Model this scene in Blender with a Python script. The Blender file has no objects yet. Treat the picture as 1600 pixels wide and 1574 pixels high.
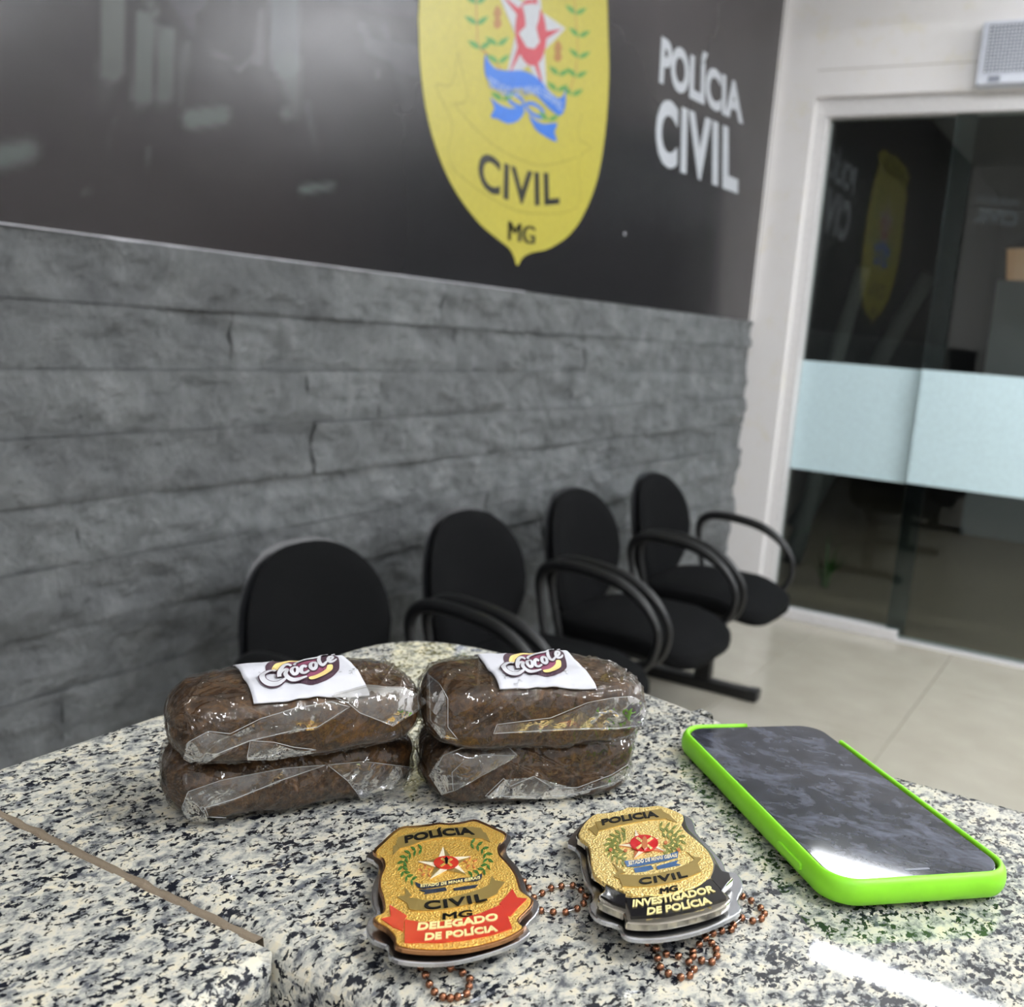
import bpy, bmesh, math, random
import numpy as np
from mathutils import Vector, Matrix, noise
from mathutils.bvhtree import BVHTree

sc = bpy.context.scene
COL = sc.collection
rnd = random.Random(7)
# ------------------------------------------------------------------ camera
# world: x to the right along the door wall, y away along the stone wall, z up (metres)
CAM = Vector((0, 0, 1.35))
FPX = 1650.0
RX = Vector((0.85128647, 0.15043444, -0.50267368))
RY = Vector((0.5192542, -0.10385084, 0.84828656))
RX = (RX - RX.dot(RY) * RY).normalized()
RZ = RX.cross(RY)
ROT = Matrix((RX, RY, RZ))                       # camera (x right, y down, z forward) to world
cam_d = bpy.data.cameras.new('camera')
cam_d.sensor_width = 36.0
cam_d.lens = 36.0 * FPX / 1600.0
cam_d.clip_start = 0.01
cam_d.clip_end = 200
cam_d.dof.use_dof = True
cam_d.dof.focus_distance = 0.40
cam_d.dof.aperture_fstop = (cam_d.lens / 1000.0) / 0.0023
cam = bpy.data.objects.new('camera', cam_d)
COL.objects.link(cam)
M3 = Matrix((ROT @ Vector((1, 0, 0)), ROT @ Vector((0, -1, 0)), ROT @ Vector((0, 0, -1)))).transposed()
cam.matrix_world = Matrix.Translation(CAM) @ M3.to_4x4()
sc.camera = cam
# ------------------------------------------------------------------ world, exposure
w = bpy.data.worlds.new('night')
sc.world = w
w.use_nodes = True
w.node_tree.nodes['Background'].inputs[0].default_value = (0.25, 0.3, 0.4, 1)
w.node_tree.nodes['Background'].inputs[1].default_value = 0.012
sc.view_settings.view_transform = 'Standard'
sc.view_settings.look = 'None'
sc.view_settings.exposure = 0.0
sc.view_settings.gamma = 1.0
sc.view_settings.use_curve_mapping = False
LAMP = 92.0          # emission of the ceiling lamps
CZ = 3.1             # ceiling height
LZ = 2.9             # top of the hanging lamps
TOP = 1.15           # counter top height
XW, YW = -1.7396, 5.0996   # stone wall, door wall

# ------------------------------------------------------------------ measuring helpers
def ray(u, v):
    return ROT @ Vector((u - 800.0, v - 787.0, FPX))
class Plane:
    def __init__(self, p, n):
        self.p = Vector(p); self.n = Vector(n).normalized()
    def at(self, u, v, off=0.0):
        d = ray(u, v)
        t = (self.p - CAM).dot(self.n) / d.dot(self.n)
        return CAM + d * t + self.n * off
def horiz(z): return Plane((0, 0, z), (0, 0, 1))
def project(p):
    c = ROT.transposed() @ (Vector(p) - CAM)
    return 800 + FPX * c.x / c.z, 787 + FPX * c.y / c.z

# ------------------------------------------------------------------ materials
def lin(c):
    return tuple(((x / 255.0) / 12.92 if x <= 10 else (((x / 255.0) + 0.055) / 1.055) ** 2.4) for x in c) + (1.0,)
class NT:
    def __init__(self, name):
        self.m = bpy.data.materials.new(name); self.m.use_nodes = True
        self.t = self.m.node_tree; self.b = self.t.nodes['Principled BSDF']
        self.out = self.t.nodes['Material Output']
    def n(self, typ, **kw):
        nd = self.t.nodes.new(typ)
        for k, v in kw.items():
            if k.startswith('_'): setattr(nd, k[1:], v)
            else: nd.inputs[k.replace('__', ' ')].default_value = v
        return nd
    def l(self, a, b): self.t.links.new(a, b)
    def tex(self, coord='Object', scale=(1, 1, 1), rot=(0, 0, 0)):
        c = self.n('ShaderNodeTexCoord'); mp = self.n('ShaderNodeMapping')
        mp.inputs['Scale'].default_value = scale; mp.inputs['Rotation'].default_value = rot
        self.l(c.outputs[coord], mp.inputs['Vector']); return mp.outputs['Vector']
    def noise(self, vec, scale, detail=3, rough=0.55, dist=0.0):
        nd = self.n('ShaderNodeTexNoise', Scale=scale, Detail=detail, Roughness=rough, Distortion=dist)
        self.l(vec, nd.inputs['Vector']); return nd.outputs['Fac']
    def ramp(self, fac, stops, interp='LINEAR'):
        r = self.n('ShaderNodeValToRGB'); r.color_ramp.interpolation = interp
        while len(r.color_ramp.elements) < len(stops): r.color_ramp.elements.new(0.5)
        for e, (p, c) in zip(r.color_ramp.elements, stops):
            e.position = p; e.color = c if len(c) == 4 else tuple(c) + (1,)
        self.l(fac, r.inputs['Fac']); return r.outputs['Color']
    def mix(self, fac, a, b, blend='MIX'):
        x = self.n('ShaderNodeMix', _data_type='RGBA', _blend_type=blend)
        for i, s in ((0, fac), (6, a), (7, b)):
            if hasattr(s, 'links'): self.l(s, x.inputs[i])
            else: x.inputs[i].default_value = s
        return x.outputs[2]
    def bump(self, h, strength, dist, to=None):
        bp = self.n('ShaderNodeBump', Strength=strength, Distance=dist)
        self.l(h, bp.inputs['Height']); self.l(bp.outputs['Normal'], (to or self.b).inputs['Normal']); return bp
    def set(self, **kw):
        for k, v in kw.items(): self.b.inputs[k.replace('__', ' ')].default_value = v
        return self
def mat(name, col, rough=0.5, metal=0.0, bump=None, coat=0.0, spec=0.5):
    k = NT(name)
    c = lin(col) if max(col) > 1.001 else tuple(col) + (1,)
    v = k.tex()
    f = k.noise(v, 60 if not bump else bump[0], 4)
    k.l(k.ramp(f, [(0.3, tuple(x * 0.93 for x in c[:3])), (0.7, tuple(min(1, x * 1.06) for x in c[:3]))]), k.b.inputs['Base Color'])
    k.set(Roughness=rough, Metallic=metal)
    k.b.inputs['Specular IOR Level'].default_value = spec
    if coat: k.b.inputs['Coat Weight'].default_value = coat
    if bump: k.bump(f, bump[1], bump[2])
    return k.m
def emit(name, col, s):
    k = NT(name)
    k.set(Emission__Strength=s); k.b.inputs['Emission Color'].default_value = tuple(col) + (1,)
    k.b.inputs['Base Color'].default_value = (0.8, 0.8, 0.8, 1)
    return k.m

def m_granite():
    k = NT('granite')
    v = k.tex(scale=(1.25, 0.85, 1), rot=(0, 0, math.radians(-35)))
    fine = k.noise(v, 370, 5, 0.64, 0.5)
    big = k.noise(v, 85, 4, 0.6, 0.7)
    mid = k.noise(v, 165, 5, 0.65, 0.3)
    base = k.ramp(mid, [(0.34, lin((88, 91, 96))), (0.44, lin((158, 159, 154))), (0.54, lin((204, 201, 188))), (0.70, lin((222, 212, 184)))])
    sub = k.n('ShaderNodeMath', _operation='MULTIPLY_ADD'); sub.inputs[1].default_value = 0.55
    k.l(big, sub.inputs[0]); k.l(fine, sub.inputs[2])
    blk = k.ramp(sub.outputs[0], [(0.70, (1, 1, 1, 1)), (0.74, (0, 0, 0, 1))])
    col = k.mix(blk, base, lin((30, 33, 42)))
    grey = k.noise(v, 200, 4, 0.6, 0.4)
    gm = k.ramp(grey, [(0.60, (0, 0, 0, 1)), (0.66, (0.75, 0.75, 0.75, 1))])
    col = k.mix(gm, col, lin((92, 96, 104)))
    k.l(col, k.b.inputs['Base Color'])
    k.set(Roughness=0.03)
    k.b.inputs['Specular IOR Level'].default_value = 0.6
    k.bump(fine, 0.008, 0.0003)
    return k.m
def m_stone():
    k = NT('slate_stone')
    v = k.tex()
    oi = k.n('ShaderNodeObjectInfo')
    a = k.noise(v, 9, 8, 0.68, 0.4)
    b_ = k.noise(v, 40, 6, 0.7)
    c = k.ramp(a, [(0.26, (0.102, 0.109, 0.113)), (0.5, (0.172, 0.182, 0.188)), (0.74, (0.265, 0.277, 0.284))])
    c2 = k.mix(k.ramp(b_, [(0.55, (0, 0, 0, 1)), (0.8, (0.5, 0.5, 0.5, 1))]), c, (0.34, 0.35, 0.355, 1))
    hs = k.n('ShaderNodeHueSaturation'); mr = k.n('ShaderNodeMapRange')
    mr.inputs[3].default_value = 0.86; mr.inputs[4].default_value = 1.12
    k.l(oi.outputs['Random'], mr.inputs[0]); k.l(mr.outputs[0], hs.inputs['Value']); k.l(c2, hs.inputs['Color'])
    k.l(hs.outputs[0], k.b.inputs['Base Color'])
    k.set(Roughness=0.62)
    s = k.n('ShaderNodeMath', _operation='MULTIPLY_ADD'); s.inputs[1].default_value = 0.35
    k.l(b_, s.inputs[0]); k.l(a, s.inputs[2])
    k.bump(s.outputs[0], 1.0, 0.04)
    return k.m
def m_block():
    k = NT('pressed_brown_block')
    v = k.tex()
    a = k.noise(v, 160, 6, 0.7, 0.5); b_ = k.noise(v, 520, 4, 0.7)
    c = k.ramp(a, [(0.25, lin((28, 16, 5))), (0.5, lin((62, 38, 13))), (0.75, lin((116, 78, 30)))])
    c = k.mix(k.ramp(b_, [(0.5, (0, 0, 0, 1)), (0.78, (0.6, 0.6, 0.6, 1))]), c, lin((140, 102, 52)))
    k.l(c, k.b.inputs['Base Color']); k.set(Roughness=0.6)
    k.bump(b_, 0.3, 0.0008)
    return k.m
def schlick(k, scale=1.0, base=0.04):
    lw = k.n('ShaderNodeLayerWeight', Blend=0.5)
    p = k.n('ShaderNodeMath', _operation='POWER'); p.inputs[1].default_value = 5
    k.l(lw.outputs['Facing'], p.inputs[0])
    q = k.n('ShaderNodeMath', _operation='MULTIPLY_ADD'); q.inputs[1].default_value = (1 - base) * scale; q.inputs[2].default_value = base * scale
    k.l(p.outputs[0], q.inputs[0]); return q.outputs[0]
def m_film(name, haze0, haze1, scale, bstr, tint=(0.97, 0.97, 0.96)):
    k = NT(name)
    k.t.nodes.remove(k.b)
    v = k.tex()
    hs = []
    for sc_, rt, q in (((0.30, 1, 1), 0.5, 95), ((1, 0.35, 0.8), -0.7, 75), ((0.6, 1, 0.4), 1.3, 55)):
        vv = k.tex(scale=sc_, rot=(rt, rt * 0.7, rt))
        f = k.noise(vv, q, 2, 0.5, 0.5)
        s1 = k.n('ShaderNodeMath', _operation='SUBTRACT'); s1.inputs[1].default_value = 0.5; k.l(f, s1.inputs[0])
        s2 = k.n('ShaderNodeMath', _operation='ABSOLUTE'); k.l(s1.outputs[0], s2.inputs[0])
        hs.append(k.ramp(s2.outputs[0], [(0.0, (1, 1, 1, 1)), (0.10, (0.25, 0.25, 0.25, 1)), (0.3, (0, 0, 0, 1))]))
    hh = k.mix(0.35, k.mix(0.5, hs[0], hs[1]), hs[2])
    sm = k.noise(k.tex(scale=(0.5, 1, 0.8), rot=(0.4, 0.3, 0.6)), 120, 2, 0.5, 0.8)
    hh = k.mix(0.6, hh, sm)
    bp = k.n('ShaderNodeBump', Strength=bstr, Distance=0.0020); k.l(hh, bp.inputs['Height'])
    gl = k.n('ShaderNodeBsdfGlossy', Roughness=0.035); k.l(bp.outputs[0], gl.inputs['Normal'])
    tr = k.n('ShaderNodeBsdfTransparent'); tr.inputs[0].default_value = tuple(tint) + (1,)
    df = k.n('ShaderNodeBsdfDiffuse'); df.inputs[0].default_value = (0.72, 0.74, 0.74, 1)
    lw = k.n('ShaderNodeFresnel', IOR=1.7); k.l(bp.outputs[0], lw.inputs['Normal'])
    m1 = k.n('ShaderNodeMixShader'); m2 = k.n('ShaderNodeMixShader')
    hz = k.ramp(k.noise(v, scale, 4, 0.6, 1.0), [(0.42, (haze0,) * 3 + (1,)), (0.68, (haze1,) * 3 + (1,))])
    k.l(hz, m1.inputs[0]); k.l(tr.outputs[0], m1.inputs[1]); k.l(df.outputs[0], m1.inputs[2])
    lm = k.n('ShaderNodeMath', _operation='MINIMUM'); lm.inputs[1].default_value = 0.55
    k.l(lw.outputs[0], lm.inputs[0])
    k.l(lm.outputs[0], m2.inputs[0]); k.l(m1.outputs[0], m2.inputs[1]); k.l(gl.outputs[0], m2.inputs[2])
    k.l(m2.outputs[0], k.out.inputs['Surface'])
    return k.m
def m_glass(name, tint, scale=1.0, rough=0.0):
    k = NT(name); k.t.nodes.remove(k.b)
    gl = k.n('ShaderNodeBsdfGlossy', Roughness=rough)
    tr = k.n('ShaderNodeBsdfTransparent'); tr.inputs[0].default_value = tuple(tint) + (1,)
    m1 = k.n('ShaderNodeMixShader')
    k.l(schlick(k, scale), m1.inputs[0]); k.l(tr.outputs[0], m1.inputs[1]); k.l(gl.outputs[0], m1.inputs[2])
    k.l(m1.outputs[0], k.out.inputs['Surface']); return k.m
def m_screen():
    k = NT('smudged_screen')
    v = k.tex(scale=(1, 1.6, 1), rot=(0, 0, math.radians(-20)))
    a = k.noise(v, 24, 7, 0.62, 1.4)
    b_ = k.noise(v, 110, 3, 0.6, 1.0)
    mm = k.mix(0.3, a, b_)
    k.l(k.ramp(mm, [(0.34, lin((14, 16, 20))), (0.47, lin((46, 49, 58))), (0.63, lin((96, 100, 114)))]), k.b.inputs['Base Color'])
    k.set(Roughness=0.05)
    k.b.inputs['Specular IOR Level'].default_value = 0.5
    return k.m
def m_gold(name, a, c, scale):
    k = NT(name); v = k.tex()
    f = k.noise(v, scale, 3, 0.6)
    k.l(k.ramp(f, [(0.35, lin(a)), (0.65, lin(c))]), k.b.inputs['Base Color'])
    k.set(Roughness=0.38, Metallic=0.75)
    vo = k.n('ShaderNodeTexVoronoi', Scale=scale); k.l(v, vo.inputs['Vector'])
    k.bump(vo.outputs['Distance'], 0.8, 0.0006)
    return k.m
def m_wallpaint():
    k = NT('white_wall_paint'); v = k.tex()
    n1 = k.noise(v, 3.5, 5, 0.65); n2 = k.noise(v, 12, 5, 0.7)
    st = k.mix(0.5, n1, n2)
    c = k.ramp(st, [(0.36, lin((226, 221, 208))), (0.46, lin((229, 226, 225))), (0.7, lin((231, 229, 229)))])
    k.l(c, k.b.inputs['Base Color']); k.set(Roughness=0.55)
    k.bump(n2, 0.12, 0.004); return k.m
def m_floor():
    k = NT('porcelain_tile'); v = k.tex()
    a = k.noise(v, 5, 4)
    k.l(k.ramp(a, [(0.3, lin((176, 170, 156))), (0.7, lin((187, 182, 168)))]), k.b.inputs['Base Color'])
    k.set(Roughness=0.18); return k.m
def m_fabric():
    k = NT('black_fabric'); v = k.tex()
    vo = k.n('ShaderNodeTexVoronoi', Scale=520.0); k.l(v, vo.inputs['Vector'])
    k.l(k.ramp(vo.outputs['Distance'], [(0.1, (0.0025, 0.0027, 0.003)), (0.7, (0.005, 0.0053, 0.006))]), k.b.inputs['Base Color'])
    k.set(Roughness=0.9); k.b.inputs['Specular IOR Level'].default_value = 0.12
    k.bump(vo.outputs['Distance'], 0.5, 0.001); return k.m
def m_mural():
    k = NT('printed_vinyl')
    at = k.n('ShaderNodeVertexColor', _layer_name='print')
    v = k.tex(); n1 = k.noise(v, 2.0, 4, 0.6)
    c = k.mix(0.05, at.outputs['Color'], k.ramp(n1, [(0.35, (0.01, 0.01, 0.01)), (0.7, (0.07, 0.065, 0.07))]))
    k.l(c, k.b.inputs['Base Color']); k.set(Roughness=0.27)
    k.b.inputs['Specular IOR Level'].default_value = 0.26
    k.bump(k.noise(v, 1.6, 3), 0.2, 0.02)
    return k.m

GRANITE = m_granite(); STONE = m_stone(); BLOCK = m_block()
FILM = m_film('cling_film', 0.0, 0.008, 60, 1.0)
FOLD = m_film('folded_film', 0.02, 0.12, 60, 0.6)
FEDGE = m_film('film_edge', 0.35, 0.6, 90, 0.3)
GLASS = m_glass('clear_glass', (0.80, 0.86, 0.85), 1.25)
FROST = mat('frosted_film', (196, 218, 224), 0.35)
SCREEN = m_screen()
GOLD = m_gold('hammered_gold', (240, 178, 62), (255, 222, 128), 1500)
PALEGOLD = m_gold('pale_hammered_gold', (246, 204, 110), (255, 236, 170), 1300)
OLIVE = mat('satin_olive_gold', (172, 148, 86), 0.4, 0.6)
STEEL = mat('polished_steel', (206, 208, 214), 0.25, 1.0)
NICKEL = mat('polished_nickel', (196, 190, 178), 0.14, 1.0)
COPPER = mat('aged_copper', (150, 104, 80), 0.25, 1.0)
COPPERRIM = mat('copper_rim', (188, 138, 98), 0.25, 1.0)
WIRE = mat('steel_wire', (205, 200, 198), 0.2, 1.0)
E_RED = mat('red_enamel', (190, 52, 38), 0.2, coat=0.5)
E_RED2 = mat('bright_red_enamel', (196, 30, 34), 0.2, coat=0.5)
E_BLACK = mat('black_enamel', (14, 14, 18), 0.08, coat=0.6)
E_NAVY = mat('navy_enamel', (34, 46, 66), 0.2, coat=0.5)
E_BLUE = mat('blue_enamel', (62, 96, 140), 0.2, coat=0.5)
E_GREEN = mat('green_enamel', (62, 104, 46), 0.25, coat=0.4)
E_GREEN2 = mat('olive_green_enamel', (122, 128, 66), 0.25, coat=0.4)
E_CREAM = mat('cream_enamel', (236, 224, 196), 0.25, coat=0.4)
E_TAN = mat('tan_enamel', (188, 112, 70), 0.25, coat=0.4)
E_BLACKTXT = mat('black_lettering', (12, 11, 10), 0.55, spec=0.2)
E_GOLDTXT = mat('cream_gold_lettering', (232, 216, 150), 0.35)
CASE = mat('lime_green_silicone', (140, 224, 40), 0.45)
CASE_D = mat('dark_crack_line', (70, 140, 14), 0.6)
BLACKG = mat('black_phone_frame', (10, 10, 12), 0.15)
PAPER = mat('white_label_paper', (206, 206, 213), 0.6)
PLUM = mat('plum_print', (72, 48, 62), 0.6); WINE = mat('wine_print', (132, 66, 92), 0.6)
YELLOW = mat('pale_yellow_print', (240, 214, 138), 0.6); INKW = mat('white_print', (208, 208, 213), 0.6)
M_YEL = mat('yellow_vinyl', (178, 168, 68), 0.4); M_YEL2 = mat('yellow_vinyl_line', (164, 153, 60), 0.4)
M_WHITE = mat('white_vinyl', (182, 186, 192), 0.4); M_BLACK = mat('black_vinyl', (26, 28, 26), 0.4)
M_RED = mat('red_vinyl', (180, 58, 72), 0.4); M_BLUE = mat('blue_vinyl', (50, 112, 204), 0.4)
M_GREEN = mat('green_vinyl', (80, 142, 66), 0.4); M_ORANGE = mat('orange_vinyl', (164, 118, 62), 0.4)
M_LBLUE = mat('pale_blue_vinyl', (150, 168, 204), 0.4)
MURAL = m_mural(); PAINT = m_wallpaint(); FLOOR = m_floor(); FABRIC = m_fabric()
PLASTIC = mat('black_plastic', (20, 21, 23), 0.4)
SHELL = mat('dark_grey_plastic_shell', (34, 35, 38), 0.4)
BLACKMETAL = mat('black_painted_steel', (16, 16, 17), 0.4)
WHITEP = mat('white_plastic', (196, 200, 210), 0.4); GREYP = mat('grey_plastic', (120, 124, 136), 0.4)
DARKP = mat('dark_grille_hole', (40, 42, 48), 0.6)
FRAME = mat('white_aluminium', (214, 212, 212), 0.35)
GROUT = mat('beige_grout', (128, 114, 96), 0.9, bump=(900, 0.8, 0.001))
JOINT = mat('grey_tile_joint', (164, 158, 146), 0.8)
MORTAR = mat('dark_mortar', (40, 41, 43), 0.95)
CEIL = mat('white_ceiling_paint', (238, 238, 236), 0.8)
PANEL = mat('grey_counter_laminate', (98, 96, 94), 0.5)
ASPHALT = mat('outdoor_paving', (136, 114, 94), 0.8, bump=(20, 0.3, 0.01))
BARK = mat('pale_bark', (86, 82, 78), 0.85, bump=(30, 0.6, 0.02))
LEAF = mat('grass_leaf', (58, 96, 34), 0.5)
DARKWALL = mat('dark_outdoor_wall', (52, 48, 48), 0.8)
SEAL = m_glass('translucent_edge_seal', (0.55, 0.60, 0.63), 2.0, 0.15)
PALEWALL = mat('pale_outdoor_pillar', (150, 148, 150), 0.7)
WARM = emit('warm_lantern_glass', (1.0, 0.5, 0.2), 0.22)

# ------------------------------------------------------------------ object helpers
def origin(o):
    p = Vector((0, 0, 0))
    while o is not None:
        p = p + o.location; o = o.parent
    return p
def tag(o, label=None, cat=None, group=None, kind=None):
    if label: o['label'] = label
    if cat: o['category'] = cat
    if group: o['group'] = group
    if kind: o['kind'] = kind
    return o
def thing(name, loc, label, cat, group=None):
    o = bpy.data.objects.new(name, None); COL.objects.link(o)
    o.empty_display_size = 0.05; o.location = loc
    return tag(o, label, cat, group)
def mk(name, verts, faces, material, parent=None, smooth=False, loc=None):
    """verts in world coordinates"""
    me = bpy.data.meshes.new(name)
    o = bpy.data.objects.new(name, me)
    COL.objects.link(o)
    if parent is not None: o.parent = parent
    elif loc is not None: o.location = loc
    og = origin(o)
    me.from_pydata([tuple(Vector(v) - og) for v in verts], [], faces)
    me.materials.append(material)
    if smooth: me.polygons.foreach_set('use_smooth', [True] * len(me.polygons))
    me.update()
    return o
def from_bm(name, bm, material, parent=None, smooth=False, loc=None):
    bm.verts.ensure_lookup_table(); bm.verts.index_update()
    o = mk(name, [v.co.copy() for v in bm.verts], [[v.index for v in f.verts] for f in bm.faces], material, parent, smooth, loc)
    bm.free(); return o
def box_bm(lo, hi, bev=0.0, seg=2, bm=None):
    b2 = bmesh.new()
    bmesh.ops.create_cube(b2, size=1.0)
    lo = Vector(lo); hi = Vector(hi)
    for v in b2.verts:
        v.co = Vector(((lo.x + hi.x) / 2 + v.co.x * (hi.x - lo.x), (lo.y + hi.y) / 2 + v.co.y * (hi.y - lo.y), (lo.z + hi.z) / 2 + v.co.z * (hi.z - lo.z)))
    if bev: bmesh.ops.bevel(b2, geom=list(b2.edges), offset=bev, segments=seg, affect='EDGES', profile=0.5)
    if bm is None: return b2
    me = bpy.data.meshes.new('tmp'); b2.to_mesh(me); bm.from_mesh(me); bpy.data.meshes.remove(me); b2.free()
    return bm
def box(name, lo, hi, material, parent=None, bev=0.0, loc=None, seg=2):
    return from_bm(name, box_bm(lo, hi, bev, seg), material, parent, False, loc)
def smooth_loop(pts, n=6, closed=True):
    """Catmull-Rom through 2-D or 3-D points"""
    P = [Vector(p) for p in pts]; out = []
    m = len(P)
    for i in range(m if closed else m - 1):
        p0 = P[(i - 1) % m] if closed or i > 0 else P[i]
        p1 = P[i]; p2 = P[(i + 1) % m]
        p3 = P[(i + 2) % m] if closed or i + 2 < m else p2
        for k in range(n):
            t = k / n
            out.append(0.5 * ((2 * p1) + (p2 - p0) * t + (2 * p0 - 5 * p1 + 4 * p2 - p3) * t * t + (3 * p1 - p0 - 3 * p2 + p3) * t ** 3))
    if not closed: out.append(P[-1])
    return out
def prism(name, pts, nrm, thick, material, parent=None, bev=0.0, smooth=False, pick=None, seg=2):
    """slab whose TOP face is the 3-D polygon pts; extruded down along -nrm"""
    bm = bmesh.new()
    vs = [bm.verts.new(p) for p in pts]
    f = bm.faces.new(vs); f.normal_update()
    if f.normal.dot(Vector(nrm)) < 0: f.normal_flip()
    r = bmesh.ops.extrude_face_region(bm, geom=[f])
    nv = [g for g in r['geom'] if isinstance(g, bmesh.types.BMVert)]
    for v in nv: v.co -= Vector(nrm) * thick
    bm.normal_update()
    if bev:
        es = [e for e in f.edges if pick is None or pick((e.verts[0].co + e.verts[1].co) / 2)]
        bmesh.ops.bevel(bm, geom=es, offset=bev, segments=seg, affect='EDGES', profile=0.5, clamp_overlap=pick is None)
    bmesh.ops.triangulate(bm, faces=[g for g in bm.faces if len(g.verts) > 4])
    bmesh.ops.recalc_face_normals(bm, faces=list(bm.faces))
    return from_bm(name, bm, material, parent, smooth)
def tube(path, rad, seg=10, closed=False, flat=1.0, up=None):
    """returns verts, faces of a tube along path; rad number or list"""
    P = [Vector(p) for p in path]; n = len(P); V = []; F = []
    prev = None
    for i, p in enumerate(P):
        a = P[(i - 1) % n] if closed or i > 0 else p
        b = P[(i + 1) % n] if closed or i < n - 1 else p
        t = (b - a).normalized()
        if up is not None: s = t.cross(Vector(up))
        elif prev is None: s = t.cross(Vector((0.12, 0.23, 0.96)))
        else: s = prev - t * prev.dot(t)
        if s.length < 1e-6: s = t.cross(Vector((1, 0, 0)))
        s.normalize(); prev = s; u = s.cross(t)
        r = rad[i] if isinstance(rad, (list, tuple)) else rad
        for k in range(seg):
            an = 2 * math.pi * k / seg
            V.append(p + s * math.cos(an) * r + u * math.sin(an) * r * flat)
    for i in range(n if closed else n - 1):
        for k in range(seg):
            a0 = i * seg + k; a1 = i * seg + (k + 1) % seg
            b0 = ((i + 1) % n) * seg + k; b1 = ((i + 1) % n) * seg + (k + 1) % seg
            F.append((a0, a1, b1, b0))
    if not closed:
        F.append(tuple(range(seg))[::-1]); F.append(tuple((n - 1) * seg + k for k in range(seg)))
    return V, F
_txt = {}
def text_geo(s, off=0.0, ext=0.02, space=1.0):
    """vertices (u along the line 0..1, v in cap heights, w -1..1) and faces of a lettering"""
    key = (s, off, space)
    if key in _txt: return _txt[key]
    def get(q):
        cu = bpy.data.curves.new('t', 'FONT'); cu.body = q; cu.offset = off; cu.extrude = ext; cu.space_character = space
        cu.resolution_u = 4
        o = bpy.data.objects.new('t', cu); COL.objects.link(o)
        dg = bpy.context.evaluated_depsgraph_get()
        me = bpy.data.meshes.new_from_object(o.evaluated_get(dg))
        vs = [v.co.copy() for v in me.vertices]; fs = [tuple(p.vertices) for p in me.polygons]
        bpy.data.objects.remove(o); bpy.data.curves.remove(cu); bpy.data.meshes.remove(me)
        return vs, fs
    hv, _ = get('H')
    z0, z1 = min(v.y for v in hv), max(v.y for v in hv)
    vs, fs = get(s)
    x0, x1 = min(v.x for v in vs), max(v.x for v in vs)
    V = [((v.x - x0) / (x1 - x0), (v.y - z0) / (z1 - z0), v.z / ext) for v in vs]
    _txt[key] = (V, fs); return _txt[key]
def bil(q, u, v):
    bl, br, tr, tl = q
    return ((bl[0] * (1 - u) + br[0] * u) * (1 - v) + (tl[0] * (1 - u) + tr[0] * u) * v,
            (bl[1] * (1 - u) + br[1] * u) * (1 - v) + (tl[1] * (1 - u) + tr[1] * u) * v)
def lettering(name, s, quad, bend, plane, material, parent, off=0.0, h=0.0003, lift=0.0, space=1.0, wave=None):
    """quad: bottom-left, bottom-right, top-right, top-left on the plane; bend lifts the middle"""
    V, F = text_geo(s, off, 0.02, space)
    out = []
    for u, v, w_ in V:
        x, y = bil(quad, u, v)
        y -= bend * 4 * u * (1 - u)
        if wave: y -= wave * math.sin(u * 2 * math.pi)
        out.append(plane.at(x, y, lift + h * (w_ * 0.5 + 0.5)))
    return mk(name, out, F, material, parent)
class Zoom:
    """a crop of the photograph used for measuring"""
    def __init__(self, x, y, s): self.x, self.y, self.s = x, y, s
    def __call__(self, p): return (self.x + p[0] / self.s, self.y + p[1] / self.s)
    def all(self, ps): return [self(p) for p in ps]
def patch(name, px, plane, material, parent, thick=0.0003, lift=0.0, sm=0, bev=0.0):
    pts = smooth_loop([Vector((p[0], p[1], 0)) for p in px], sm) if sm else [Vector((p[0], p[1], 0)) for p in px]
    return prism(name, [plane.at(p.x, p.y, lift + thick) for p in pts], plane.n, thick, material, parent, bev)

# ================================================================== THE SETTING
def struct(o): return tag(o, kind='structure')
# ---- floor with tiles
floor = struct(box('floor', (XW - 0.1, -2.6, -0.12), (3.3, 5.28, -0.008), JOINT, loc=(0, 0, 0)))
tile_mesh = None
TX, TY = -0.617 - 0.62 * 2, 4.60 - 0.80 * 9
for i in range(9):
    for j in range(10):
        x0 = TX + 0.62 * i; y0 = TY + 0.80 * j
        xa, xb = max(x0, XW), min(x0 + 0.62, 3.2); ya, yb = max(y0, -2.5), min(y0 + 0.80, 5.25)
        if xb - xa < 0.02 or yb - ya < 0.02: continue
        full = (xa, xb, ya, yb) == (x0, x0 + 0.62, y0, y0 + 0.80)
        if full and tile_mesh is not None:
            o = bpy.data.objects.new('floor_tile', tile_mesh); COL.objects.link(o); o.parent = floor; o.location = (x0, y0, 0)
        else:
            o = mk('floor_tile', [], [], FLOOR, floor); o.location = (xa, ya, 0)
            bm = box_bm((0.0012, 0.0012, -0.008), (xb - xa - 0.0012, yb - ya - 0.0012, 0.0), 0.0006, 1)
            bm.to_mesh(o.data); bm.free()
            if full: tile_mesh = o.data
ceiling = struct(box('ceiling', (XW - 0.1, -2.6, CZ), (3.3, 5.28, CZ + 0.1), CEIL, loc=(0, 0, CZ)))
struct(box('wall_right', (3.2, -2.6, 0), (3.3, 5.28, CZ), PAINT, loc=(3.2, 0, 0)))
struct(box('wall_back', (XW - 0.1, -2.6, 0), (3.3, -2.5, CZ), PAINT, loc=(0, -2.5, 0)))
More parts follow.
